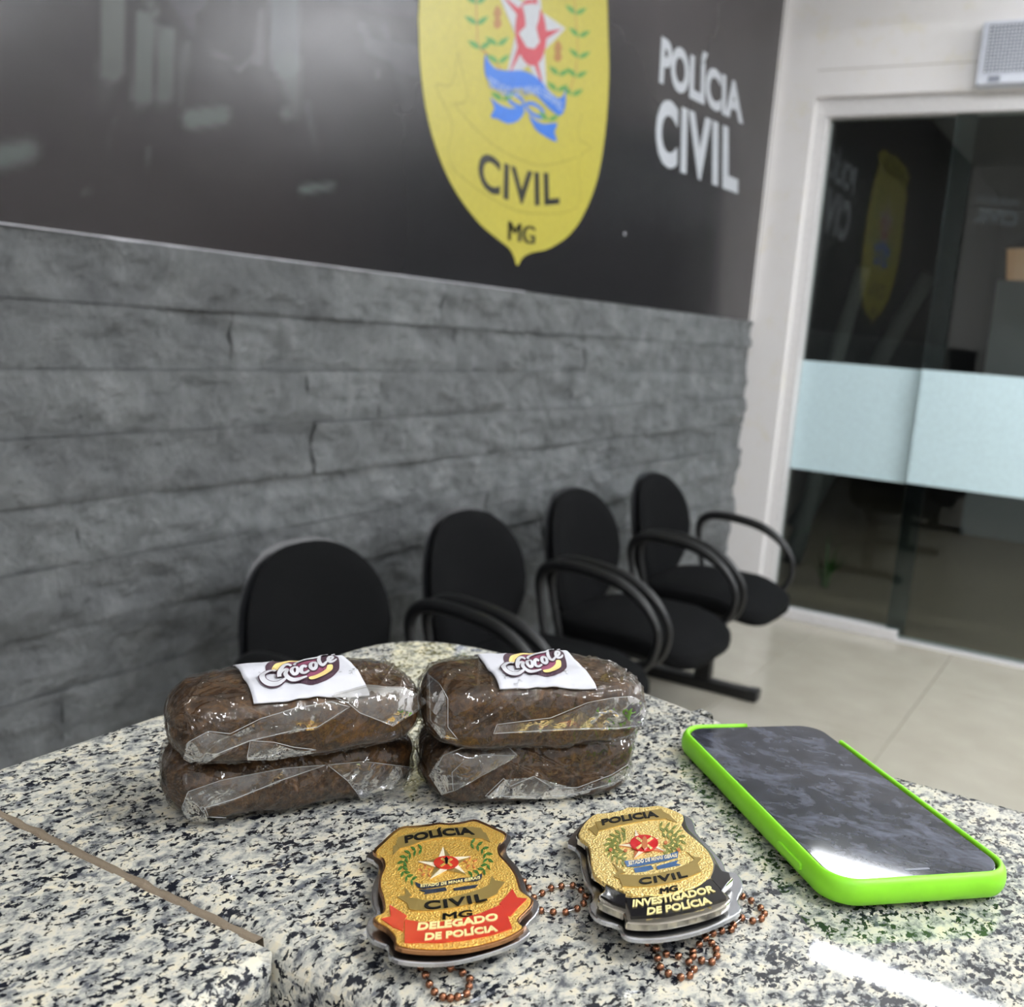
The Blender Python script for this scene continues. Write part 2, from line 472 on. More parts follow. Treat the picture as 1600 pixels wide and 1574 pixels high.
# ---- left wall with slate courses
wall_left = struct(box('wall_left', (XW - 0.14, -2.6, 0), (XW - 0.018, 5.28, CZ), MORTAR, loc=(XW, 0, 0)))
box('plaster', (XW - 0.018, -2.5, 1.452), (XW - 0.004, YW, CZ), PAINT, wall_left)
MB = 1.455                       # bottom edge of the mural
CH = 0.1249                      # height of a course
def stone(y0, y1, z0, z1, proud, seed):
    ny = max(6, int((y1 - y0) / 0.013)); nz = 12
    V = []; F = []
    for j in range(nz + 1):
        for i in range(ny + 1):
            y = y0 + (y1 - y0) * i / ny; z = z0 + (z1 - z0) * j / nz
            p = Vector((seed * 1.7, y * 4.2 + z * 2.0, z * 8))
            d = 0.021 * noise.fractal(p, 0.75, 2.3, 6)
            f = noise.voronoi(Vector((y * 5 + seed, z * 9, seed * 0.37)))
            d *= 0.35 + 0.65 * min(1.0, min(z1 - z, z - z0) / 0.028)
            d += 0.012 * min(1.0, min(z1 - z, z - z0) / 0.02) * (f[0][1] - f[0][0]) * noise.noise(Vector((f[1][0].x * 3, f[1][0].y * 3, seed)))
            q = noise.noise(Vector((y * 7, seed * 2.3 + z * 9, 3.3)))
            et, eb = (z1 - z) / 0.012, (z - z0) / 0.012
            es = min(y - y0, y1 - y) / 0.008
            c = 0.0
            if et < 1: c -= (1 - et) * (0.001 + 0.005 * max(0, q))
            if eb < 1: c -= (1 - eb) * (0.001 + 0.006 * max(0, -q))
            if es < 1: c -= (1 - max(0, es)) * 0.0015
            dz = 0.0025 * noise.noise(Vector((y * 6, seed * 3.1, 0)))
            V.append(Vector((XW + 0.002 + proud + d + c, y, z + (dz if 0 < j < nz else 0))))
    for j in range(nz):
        for i in range(ny):
            a = j * (ny + 1) + i
            F.append((a, a + 1, a + ny + 2, a + ny + 1))
    ring = [i for i in range(ny + 1)] + [j * (ny + 1) + ny for j in range(1, nz + 1)] + [nz * (ny + 1) + i for i in range(ny - 1, -1, -1)] + [j * (ny + 1) for j in range(nz - 1, 0, -1)]
    b0 = len(V)
    for r in ring: V.append(Vector((XW - 0.02, V[r].y, V[r].z)))
    n = len(ring)
    for k in range(n):
        F.append((ring[k], b0 + k, b0 + (k + 1) % n, ring[(k + 1) % n]))
    return mk('slate_stone', V, F, STONE, wall_left, smooth=False)
known = {0: [1.275, 2.45, 3.7], 1: [2.55], 2: [2.2], 3: [1.95, 2.3], 5: [1.24]}
sid = 0
for c in range(12):
    z1 = MB - CH * c; z0 = max(0.0, z1 - CH)
    if z1 - z0 < 0.03: continue
    fix = known.get(c, [])
    cofs = (0.012, 0.001, 0.007, 0.016, 0.004, 0.013, 0.002, 0.014)[c % 8]
    y = -0.35 - rnd.random() * 0.4
    while y < YW - 0.02:
        ln = rnd.uniform(0.7, 1.35)
        y2 = y + ln
        for k in fix:
            if y + 0.25 < k < y2 + 0.2: y2 = k; break
        if y2 > YW - 0.15: y2 = YW
        sid += 1
        stone(y + 0.0008, y2 - 0.0008, z0 + 0.0009, z1 - 0.0009, cofs + rnd.uniform(-0.004, 0.004), c * 3.1 + 1 + 0.08 * (sid % 3))
        y = y2
# ---- door wall
OX0, OX1, OZ = -1.555, 2.1, 2.50
wall_far = struct(box('wall_far', (XW, YW, 0), (OX0, YW + 0.16, CZ), PAINT, loc=(0, YW, 0)))
box('lintel', (OX0, YW, OZ), (OX1, YW + 0.16, CZ), PAINT, wall_far)
box('wall_pier', (OX1, YW, 0), (3.2, YW + 0.16, CZ), PAINT, wall_far)
box('plaster_edge', (OX0, YW - 0.002, OZ + 0.115), (OX1, YW, OZ + 0.118), JOINT, wall_far)
door = thing('door_1', (0, YW + 0.10, 0), None, None); struct(door)
GY = YW + 0.125                       # fixed pane
SY = YW + 0.085                       # sliding pane
GP = Plane((0, GY - 0.004, 0), (0, -1, 0)); SP = Plane((0, SY - 0.004, 0), (0, -1, 0))
box('frame_top', (OX0, YW + 0.05, 2.42), (OX1, YW + 0.15, OZ), FRAME, door, 0.004)
box('frame_side', (OX0, YW + 0.05, 0), (OX0 + 0.055, YW + 0.15, 2.42), FRAME, door, 0.004)
fx1 = GP.at(1502, 300).x + 0.03
box('fixed_pane', (OX0 + 0.055, GY - 0.004, 0.05), (fx1, GY + 0.004, 2.42), GLASS, door)
sx0 = fx1 - 0.085
box('sliding_pane', (sx0, SY - 0.004, 0.02), (1.0, SY + 0.004, 2.42), GLASS, door)
box('edge_seal', (sx0, SY + 0.006, 0.03), (fx1, GY - 0.006, 2.42), SEAL, door)
box('bottom_rail', (OX0 + 0.03, YW + 0.06, 0), (sx0 + 0.055, YW + 0.15, 0.05), FRAME, door, 0.004)
box('threshold', (sx0 + 0.05, YW + 0.05, 0.0), (OX1, YW + 0.15, 0.012), FRAME, door, 0.003)
zt, zb = GP.at(1257, 563).z, GP.at(1234, 731).z
box('frosted_band', (OX0 + 0.058, GY - 0.0055, zb), (fx1, GY - 0.0042, zt), FROST, door)
zt, zb = SP.at(1500, 582).z, SP.at(1500, 766).z
box('frosted_band', (sx0 + 0.002, SY - 0.0055, zb), (1.0, SY - 0.0042, zt), FROST, door)
box('door_post', (1.0, YW + 0.05, 0.012), (1.06, YW + 0.15, 2.42), FRAME, door, 0.004)
box('side_pane', (1.06, GY - 0.004, 0.012), (OX1, GY + 0.004, 2.42), GLASS, door)
VIN = mat('grey_vinyl_lettering', (58, 58, 66), 0.6)
lettering('lettering', 'CIVIL', [(1590, 354), (1522, 346), (1522, 322), (1590, 330)], 0, SP, VIN, door, 0.03, lift=-0.0102)
lettering('lettering', 'POLÍCIA', [(1590, 322), (1524, 314), (1524, 304), (1590, 312)], 0, SP, VIN, door, 0.02, lift=-0.0102)

# ---- ceiling lamps (outside the frame; some seen mirrored in counter, phone, vinyl and glass, others only added for light)
def lamp(x0, x1, y0, y1, k, label):
    t = thing('ceiling_lamp', ((x0 + x1) / 2, (y0 + y1) / 2, CZ), label, 'lamp', None)
    box('housing', (x0 - 0.01, y0 + 0.01, LZ - 0.06), (x1 + 0.01, y1 - 0.01, LZ - 0.02), FRAME, t, 0.004)
    ym = (y0 + y1) / 2
    for xx in (x0 + 0.1 * (x1 - x0), x1 - 0.1 * (x1 - x0)):
        box('rod', (xx - 0.006, ym - 0.006, LZ - 0.021), (xx + 0.006, ym + 0.006, CZ), FRAME, t)
    bm = box_bm((x0, y0, LZ - 0.095), (x1, y1, LZ - 0.061), 0.012, 3)
    from_bm('diffuser', bm, emit('lamp_diffuser', (0.93, 0.96, 1.0), LAMP * k), t)
    return t
lamp(-0.66, 0.54, 3.16, 3.20, 0.42, 'long white tube lamp mirrored in the granite at lower right')
lamp(-0.87, -0.47, 3.70, 3.78, 0.45, 'short wide lamp mirrored at the near end of the phone screen')
lamp(0.25, 1.45, 4.52, 4.60, 1.5, 'long white tube lamp nearest the glass door, mirrored in the mural')
lamp(1.30, 2.50, 3.18, 3.26, 1.9, 'added unseen tube lamp giving general light to the room, right of the counter')  # added general room light, placed clear of the counter's reflection
lamp(0.30, 1.50, -1.30, -1.22, 0.65, 'added unseen tube lamp behind the viewer, lighting the near edges')  # added fill light for the slab front and the badge rims
lamp(0.60, 1.80, 0.50, 0.58, 1.4, 'added unseen tube lamp above the right side of the counter, brightening the granite')  # added to brighten the countertop, placed where the granite doesn't mirror it

# ================================================================== MURAL
mural = thing('wall_mural', (XW, 3.0, MB), 'dark glossy printed mural with a yellow police shield and white lettering, above the slate wall', 'mural')
MX = XW + 0.004
def seg_d(px, py, a, b):
    ax, ay = a; bx, by = b
    dx, dy = bx - ax, by - ay
    t = max(0, min(1, ((px - ax) * dx + (py - ay) * dy) / (dx * dx + dy * dy)))
    return math.hypot(px - ax - t * dx, py - ay - t * dy), t
# the grey photograph printed on the vinyl: soft bars (x0,y0,x1,y1, half width start, end, softness, colour, alpha start, end)
PR = [
 (181, -80, 174, 110, 18, 19, 5, (128, 134, 130), 1, .9), (174, 110, 155, 185, 19, 5, 14, (112, 116, 114), .7, .0),
 (230, 20, 222, 150, 17, 16, 5, (124, 132, 128), 1, .85), (222, 150, 205, 190, 16, 8, 14, (110, 116, 114), .6, 0),
 (263, 48, 256, 150, 13, 13, 4, (118, 126, 122), 1, .8), (256, 150, 245, 185, 13, 8, 12, (106, 112, 110), .6, 0),
 (290, 70, 284, 160, 5, 5, 4, (112, 120, 116), .9, .4),
 (178, 185, 165, 250, 3, 2, 5, (100, 104, 104), .5, 0), (232, 235, 230, 262, 3, 2, 4, (106, 112, 112), .6, .2),
 (300, 186, 345, 180, 16, 16, 7, (122, 132, 128), .95, .9),
 (0, 245, 42, 236, 20, 18, 12, (124, 136, 132), .9, .8),
 (444, -60, 446, 100, 24, 22, 4, (118, 122, 126), 1, .95), (452, 100, 462, 180, 18, 8, 10, (122, 130, 128), .9, .5),
 (446, 175, 448, 180, 8, 8, 6, (128, 136, 134), .8, .8), (480, 165, 498, 250, 6, 2, 6, (108, 112, 116), .7, 0),
 (474, 296, 518, 291, 7, 6, 5, (122, 136, 132), .95, .7), (132, 297, 140, 297, 4, 4, 4, (106, 112, 110), .6, .6),
 (200, 0, 330, 80, 4, 3, 3, (52, 47, 50), .9, .8),
 (325, 75, 375, 106, 4, 4, 3, (112, 108, 112), .8, .8), (375, 106, 400, 90, 4, 4, 4, (112, 112, 114), .8, .8),
 (408, 20, 404, 95, 5, 8, 4, (116, 112, 118), .8, .9), (368, 0, 366, 70, 3, 2, 4, (104, 98, 104), .6, .3),
 (285, 0, 300, 45, 18, 8, 6, (104, 102, 110), .85, .7), (240, -40, 300, 0, 16, 22, 6, (104, 102, 110), .8, .85),
 (300, -30, 480, -20, 14, 14, 10, (112, 106, 112), .8, .7),
 (565, 40, 580, 66, 7, 5, 4, (110, 110, 116), .8, .7), (580, 70, 650, 95, 10, 24, 5, (102, 103, 110), .8, .75),
 (625, 100, 642, 180, 12, 5, 8, (98, 98, 104), .7, 0), (590, 112, 591, 120, 4, 4, 4, (120, 118, 122), .7, .7),
 (540, -10, 640, 10, 14, 16, 8, (108, 106, 114), .7, .8),
 (600, 42, 606, 58, 6, 5, 5, (104, 104, 110), .6, .6),
]
def mural_col(y, z):
    px, py = project((MX, y, z)) if y > 0.9 else (-200 - (0.9 - y) * 400, 200 + 0.0 * z)
    t = max(0, min(1, (px - 430) / 220.0))
    c = [70 + (57 - 70) * t, 63 + (56 - 63) * t, 65 + (60 - 65) * t]
    # paler printed haze to the right of the shield, dark square below the lettering
    if px > 900:
        a = max(0, min(1, (px - 940) / 90.0)) * max(0, min(1, (230 - py + (px - 1000) * 0.45) / 90.0))
        r = max(0, min(1, (px - 1126 - (330 - py) * 0.05) / 10.0))
        a = max(a, r * (0.9 if py > 250 else 1))
        for i, q in enumerate((108, 104, 105)): c[i] += (q - c[i]) * a * 0.85
    if py < 140: 
        a = max(0, min(1, (140 - py) / 240.0)) * max(0, min(1, (px - 330) / 120.0))
        for i, q in enumerate((116, 108, 114)): c[i] += (q - c[i]) * a
    if -150 < px < 700:
        for (x0, y0, x1, y1, r0, r1, so, col, a0, a1) in PR:
            if abs(px - (x0 + x1) / 2) > abs(x1 - x0) / 2 + 60: continue
            d, t = seg_d(px, py, (x0, y0), (x1, y1))
            r = r0 + (r1 - r0) * t; a = a0 + (a1 - a0) * t
            k = max(0, min(1, (r + so - d) / (2 * so))); k = k * k * (3 - 2 * k)
            if k > 0:
                for i in range(3): c[i] += (col[i] * 1.14 - c[i]) * a * k
    return tuple(x * 0.30 for x in lin(c)[:3]) + (1.0,)
ny, nz = 420, 130
Y0, Y1 = -0.4, 5.055
V = []; F = []; CC = []
for j in range(nz + 1):
    for i in range(ny + 1):
        y = Y0 + (Y1 - Y0) * i / ny; z = MB + (CZ - MB) * j / nz
        V.append(Vector((MX, y, z))); CC.append(mural_col(y, z))
for j in range(nz):
    for i in range(ny):
        a = j * (ny + 1) + i; F.append((a, a + 1, a + ny + 2, a + ny + 1))
vin = mk('printed_vinyl', V, F, MURAL, mural, True)
at = vin.data.color_attributes.new('print', 'FLOAT_COLOR', 'POINT')
at.data.foreach_set('color', [x for c in CC for x in c])
WP = Plane((MX, 0, 0), (1, 0, 0))
# torn pale strip along the lower edge
V = []; F = []
for i in range(121):
    y = 0.5 + i * 0.02
    th = (0.0008 + 0.0045 * max(0, noise.noise(Vector((y * 9, 3, 0)))) if y < 2.3 else 0.0006)
    V += [Vector((XW + 0.010, y, MB + 0.0015)), Vector((XW + 0.012, y, MB - th)), Vector((XW - 0.004, y, MB - th)), Vector((XW - 0.004, y, MB + 0.0015))]
    if i:
        for k in range(4): F.append(((i - 1) * 4 + k, i * 4 + k, i * 4 + (k + 1) % 4, (i - 1) * 4 + (k + 1) % 4))
mk('pale_edge_strip', V, F, PAPER, mural)
# ---- shield
S3 = Zoom(640, 0, 3.659)
low = [(655, 0), (654, 50), (657, 110), (666, 175), (684, 240), (710, 297), (745, 345), (775, 372), (795, 388), (803, 402), (808, 415),
       (816, 403), (830, 395), (858, 388), (890, 366), (914, 330), (934, 275), (946, 200), (951, 120), (950, 60), (948, 0)]
lowp = [WP.at(*p) for p in low]
yl, yr, zs = lowp[0].y, lowp[-1].y, max(lowp[0].z, lowp[-1].z) - 0.02
cy = (yl + yr) / 2; hw = (yr - yl) / 2
up = [(0.95, 0.10), (0.86, 0.22), (0.86, 0.30), (0.96, 0.39), (0.62, 0.49), (0.30, 0.47), (0.0, 0.52)]
upp = [Vector((MX, cy + hw * a, zs + b * hw * 1.0)) for a, b in up] + [Vector((MX, cy - hw * a, zs + b * hw)) for a, b in up[-2::-1]]
shape = smooth_loop(lowp + upp, 5)
sh = prism('shield', [p + Vector((0.0012, 0, 0)) for p in shape], (1, 0, 0), 0.001, M_YEL, mural)
SHP = Plane((MX + 0.0013, 0, 0), (1, 0, 0))
def ribbon_line(pts, r, name, m, par, plane=SHP, z=None):
    P = [plane.at(*(z(p) if z else p), 0.0002) for p in pts]
    P = smooth_loop(P, 5, False)
    V = []; F = []
    for i, p in enumerate(P):
        a = P[max(0, i - 1)]; b = P[min(len(P) - 1, i + 1)]
        s = (b - a).cross(plane.n).normalized() * r
        V += [p - s, p + s]
        if i: F.append((2 * i - 2, 2 * i - 1, 2 * i + 1, 2 * i))
    return mk(name, V, F, m, par)
for q in ([(275, 300), (240, 480), (150, 495), (240, 700), (235, 940), (480, 1140), (700, 1220), (960, 1180), (965, 920), (1040, 840), (965, 790), (985, 640)],
          [(250, 590), (400, 760), (560, 880), (760, 945), (960, 900)], [(275, 300), (330, 560), (250, 590)]):
    ribbon_line(q, 0.0035, 'banner_line', M_YEL2, sh, z=S3)
lettering('lettering', 'CIVIL', S3.all([(388, 1060), (858, 1166), (850, 985), (398, 845)]), -48 / 3.659, SHP, M_BLACK, sh, 0.026, 0.0004, 0.0, 1.08)
for dx in (-4, 0, 4): lettering('lettering', 'MG', S3.all([(565 + dx, 1372), (712 + dx, 1398), (718 + dx, 1300), (567 + dx, 1265)]), 0, SHP, M_BLACK, sh, 0.0, 0.0004)
# top banner of the shield, above the frame but mirrored in the door glass
bz = zs + hw * 0.30
V, F = text_geo('POLÍCIA', 0.02)
mk('lettering', [Vector((MX + 0.0015, cy + (u - 0.5) * hw * 1.25, bz - 0.05 + v * 0.10 + 0.03 * 4 * u * (1 - u))) for u, v, w_ in V], F, M_BLACK, sh)
# star, centre and size measured from its three visible tips
t1, t2, t3 = SHP.at(*S3((912, 130))), SHP.at(*S3((805, 505))), SHP.at(*S3((532, 388)))
ctr = Vector((MX, (t2.y + t3.y) / 2 - 0.01, t1.z - 0.02)); Rr = (t1 - ctr).length
ctr = Vector((MX, (t2.y + t3.y) / 2, (t1.z + (t2.z + t3.z) / 2) / 2 + 0.02)); Rr = 0.5 * ((t1 - ctr).length + (t2 - ctr).length)
def star_pts(c, R, r, ang, k):
    out = []
    for i in range(10):
        a = ang + i * math.pi / 5; q = R if i % 2 == 0 else r
        out.append(c + Vector((k, math.cos(a) * q, math.sin(a) * q)))
    return out
a0 = math.pi / 2
star = prism('star', star_pts(ctr, Rr, Rr * 0.42, a0, 0.0022), (1, 0, 0), 0.0006, M_WHITE, sh)
for i in range(5):
    a = a0 + i * 2 * math.pi / 5
    tip = ctr + Vector((0.0026, math.cos(a) * Rr * 0.88, math.sin(a) * Rr * 0.88))
    L = ctr + Vector((0.0026, math.cos(a + 0.45) * Rr * 0.3, math.sin(a + 0.45) * Rr * 0.3))
    Rg = ctr + Vector((0.0026, math.cos(a - 0.45) * Rr * 0.3, math.sin(a - 0.45) * Rr * 0.3))
    mid = ctr + Vector((0.0026, math.cos(a) * Rr * 0.34, math.sin(a) * Rr * 0.34))
    prism('red_ray', [mid, Rg, tip], (1, 0, 0), 0.0004, M_RED, star)
prism('red_disc', [ctr + Vector((0.0030, math.cos(q) * Rr * 0.42, math.sin(q) * Rr * 0.42)) for q in [i * math.pi / 18 for i in range(36)]], (1, 0, 0), 0.0004, M_RED, star)
fig = [(640, 30), (700, 20), (745, 30), (735, 110), (720, 160), (740, 240), (710, 280), (665, 270), (620, 190), (660, 150), (655, 90)]
prism('white_emblem', [SHP.at(*S3(p), 0.0024) for p in fig], (1, 0, 0), 0.0004, M_WHITE, star)
# blue ribbon with bow
rb = patch('ribbon', S3.all([(432, 312), (450, 350), (490, 392), (560, 405), (650, 405), (735, 450), (800, 525), (850, 562), (880, 540), (888, 505),
      (888, 600), (862, 660), (805, 628), (725, 550), (640, 508), (560, 518), (490, 508), (440, 450), (425, 380)]), SHP, M_BLUE, sh, 0.0005, 0.0012, 3)
patch('ribbon_tail', S3.all([(458, 555), (500, 590), (570, 620), (640, 615), (655, 640), (620, 690), (560, 708), (500, 680), (460, 668), (485, 620)]), SHP, M_BLUE, rb, 0.0005, 0.0008, 2)
patch('ribbon_tail', S3.all([(680, 655), (720, 690), (770, 710), (845, 703), (825, 755), (842, 812), (770, 778), (715, 735)]), SHP, M_BLUE, rb, 0.0005, 0.0008, 2)
for c, rx, ry in (((605, 572), 48, 36), ((718, 630), 50, 36)):
    pts = [(c[0] + rx * math.cos(q) + ry * 0.35 * math.sin(q), c[1] + ry * math.sin(q) + rx * 0.35 * math.cos(q)) for q in [i * math.pi / 8 for i in range(17)]]
    ribbon_line(pts, 0.006, 'bow', M_BLUE, rb, z=S3)
lettering('lettering', 'ESTADO DE MINAS GERAIS', S3.all([(450, 495), (865, 640), (868, 590), (450, 435)]), 20 / 3.659, SHP, M_LBLUE, rb, 0.02, 0.0003, 0.0018, wave=-9)
def leaf_v(c, s, ang, m, par, plane, z, lift=0.0004):
    for k in (-1, 1):
        a = ang + k * 0.95
        d = (math.cos(a), -math.sin(a)); n = (-d[1], d[0])
        pts = [(c[0], c[1])] + [(c[0] + d[0] * s * t + n[0] * s * w_, c[1] + d[1] * s * t + n[1] * s * w_) for t, w_ in ((.3, .22), (.65, .2), (1.05, 0), (.65, -.16), (.3, -.16))]
        patch('leaf', [z(p) for p in pts], plane, m, par, 0.0003, lift)
br1 = ribbon_line([(375, -120), (380, 20), (385, 130), (395, 260), (470, 330), (520, 400)], 0.003, 'left_branch', M_ORANGE, sh, z=S3)
br1.name = 'branch'
for c in [(378, -80), (380, 20), (382, 140), (400, 280), (500, 260), (505, 360), (530, 575)]: leaf_v(c, 80, math.pi / 2, M_GREEN, br1, SHP, S3)
br2 = ribbon_line([(930, -120), (945, 20), (955, 180), (960, 300), (945, 420), (915, 520)], 0.003, 'branch', M_ORANGE, sh, z=S3)
for c in [(935, -50), (945, 80), (965, 210), (965, 330), (950, 440), (925, 545), (850, 430), (840, 520), (790, 690)]: leaf_v(c, 72, math.pi / 2 - 0.15, M_GREEN, br2, SHP, S3)
for c, par in (((505, 70), br1), ((505, 130), br1), ((850, 270), br2), ((850, 320), br2)):
    patch('berry_sprig', S3.all([(c[0] - 20, c[1] + 30), (c[0] - 26, c[1]), (c[0] - 8, c[1] - 40), (c[0] + 12, c[1] - 25), (c[0] + 22, c[1] + 10), (c[0] + 5, c[1] + 36)]), SHP, M_ORANGE, par, 0.0003, 0.0004)
# ---- white lettering on the mural
Z7 = Zoom(960, 0, 3.747)
lettering('lettering', 'POLÍCIA', Z7.all([(262, 482), (752, 728), (750, 505), (276, 212)]), 0, WP, M_WHITE, mural, 0.04, 0.0006, 0.0004, 1.0)
lettering('lettering', 'CIVIL', Z7.all([(236, 950), (722, 1135), (722, 770), (248, 560)]), 0, WP, M_WHITE, mural, 0.043, 0.0006, 0.0004, 1.16)
bm = bmesh.new(); bmesh.ops.create_uvsphere(bm, u_segments=10, v_segments=6, radius=0.008)
pp = WP.at(976, 366, 0.001)
for v in bm.verts: v.co = Vector((v.co.x * 0.4, v.co.y, v.co.z)) + pp
from_bm('screw_head', bm, STEEL, mural, True)

# ================================================================== AIR CURTAIN
AP = Plane((0, YW - 0.10, 0), (0, -1, 0))
a_ = AP.at(1522, 132); b_ = AP.at(1526, 33)
ax0, az0, az1 = a_.x, a_.z, b_.z
ac = thing('air_curtain', (ax0 + 0.4, YW, az0), 'white box-shaped air curtain with a square-holed grille, mounted above the glass door', 'air curtain')
box('casing', (ax0, YW - 0.09, az0), (ax0 + 0.95, YW, az1), WHITEP, ac, 0.008)
gx0, gx1, gz0, gz1 = ax0 + 0.028, ax0 + 0.90, az0 + 0.045, az1 - 0.016
box('grille_recess', (gx0, YW - 0.0915, gz0), (gx1, YW - 0.0895, gz1), DARKP, ac)
bm = bmesh.new(); nx = 62; nzz = 14
for i in range(nx + 1):
    x = gx0 + (gx1 - gx0) * i / nx; box_bm((x - 0.0022, YW - 0.095, gz0), (x + 0.0022, YW - 0.0915, gz1), bm=bm)
for i in range(nzz + 1):
    z = gz0 + (gz1 - gz0) * i / nzz; box_bm((gx0, YW - 0.0945, z - 0.0019), (gx1, YW - 0.0915, z + 0.0019), bm=bm)
g = from_bm('grille', bm, WHITEP, ac); g['kind'] = 'stuff'
box('display', (ax0 + 0.05, YW - 0.0915, az0 + 0.008), (ax0 + 0.097, YW - 0.0895, az0 + 0.034), GREYP, ac)

# ================================================================== OUTDOORS BEYOND THE GLASS
og = tag(box('outdoor_ground', (-4, YW + 0.18, -0.06), (8, 16, -0.01), ASPHALT, loc=(2, 10, -0.06)), kind='structure')
ow = struct(box('wall_outdoor', (-6, 13.0, -0.06), (10, 13.3, 5), DARKWALL, loc=(0, 13, 0)))
def trunk(x0, y0, x1, y1, z1, r, label):
    P = [Vector((x0 + (x1 - x0) * t + 0.02 * math.sin(t * 7), y0 + (y1 - y0) * t, -0.01 + z1 * t)) for t in [i / 14 for i in range(15)]]
    V, F = tube(P, [r * (1.25 - 0.35 * i / 14 + (0.06 if i % 2 else 0)) for i in range(15)], 10)
    o = mk('tree_trunk', V, F, BARK, None, True, loc=(x0, y0, 0)); tag(o, label, 'tree', 'trunks beyond the glass door'); return o
TP = Plane((0, 6.6, 0), (0, -1, 0))
def tr(a, b, r, lab, TP=TP):
    p, q = TP.at(*a), TP.at(*b)
    k = (p - q) / max(1e-6, (p.z - q.z))
    base = q - k * (q.z + 0.01); top = q + k * (p.z + 0.02 - q.z)
    trunk(base.x, base.y, top.x, top.y, p.z + 0.02, r, lab)
tr((1345, 420), (1312, 560), 0.045, 'thin upright pale trunk behind the glass, nearer the door frame')
tr((1447, 430), (1380, 560), 0.062, 'leaning pale trunk behind the glass, beside the door seal', Plane((0, 8.0, 0), (0, -1, 0)))
def tuft(x, y, n, h, lab, seed):
    rr = random.Random(seed); t = thing('grass_clump', (x, y, -0.01), lab, 'plant', 'plants outside the door')
    for i in range(n):
        a = rr.uniform(0, 2 * math.pi); L = h * rr.uniform(0.6, 1.1); lean = rr.uniform(0.3, 0.9)
        V = []; F = []
        for k in range(6):
            s = k / 5; rad = 0.02 + L * lean * s * s; z = L * (s - 0.35 * lean * s * s)
            c = Vector((x + math.cos(a) * rad, y + math.sin(a) * rad, -0.01 + z)); n_ = Vector((-math.sin(a), math.cos(a), 0)) * 0.012 * (1 - s) + Vector((0, 0, 0.0004))
            V += [c - n_, c + n_]
            if k: F.append((2 * k - 2, 2 * k - 1, 2 * k + 1, 2 * k))
        mk('leaf_blade', V, F, LEAF, t, True)
q = horiz(0).at(1262, 905)
tuft(q.x - 0.2, YW + 0.6, 34, 0.55, 'green grassy plant outside, low in the left glass pane by the door frame', 3)
tuft(q.x + 0.12, YW + 1.0, 18, 0.34, 'smaller grassy plant outside, right of the larger clump', 4)
PP2 = Plane((0, 9.0, 0), (0, -1, 0))
p0, p1 = PP2.at(1545, 545), PP2.at(1600, 440)
pl = box('outdoor_pillar', (p0.x, 8.9, -0.01), (p0.x + 0.75, 9.3, p1.z), PALEWALL, None, 0.01, loc=(p0.x, 9.0, 0)); tag(pl, 'pale masonry pillar outside in the dark, seen through the sliding pane', 'pillar')
ln = PP2.at(1597, 425)
lt = thing('lantern', (ln.x, 9.1, ln.z), 'warm orange lantern glowing outside at the right edge', 'lamp')
bm = bmesh.new(); bmesh.ops.create_cone(bm, segments=12, radius1=0.10, radius2=0.14, depth=0.34, cap_ends=True)
for v in bm.verts: v.co += Vector((ln.x, 9.1, ln.z))
from_bm('lamp_glass', bm, WARM, lt)
bm = bmesh.new(); bmesh.ops.create_cone(bm, segments=12, radius1=0.17, radius2=0.03, depth=0.10, cap_ends=True)
for v in bm.verts: v.co += Vector((ln.x, 9.1, ln.z + 0.22))
from_bm('cap', bm, BLACKMETAL, lt)
box('mount', (ln.x - 0.03, 9.08, p1.z), (ln.x + 0.03, 9.14, ln.z - 0.15), BLACKMETAL, lt)

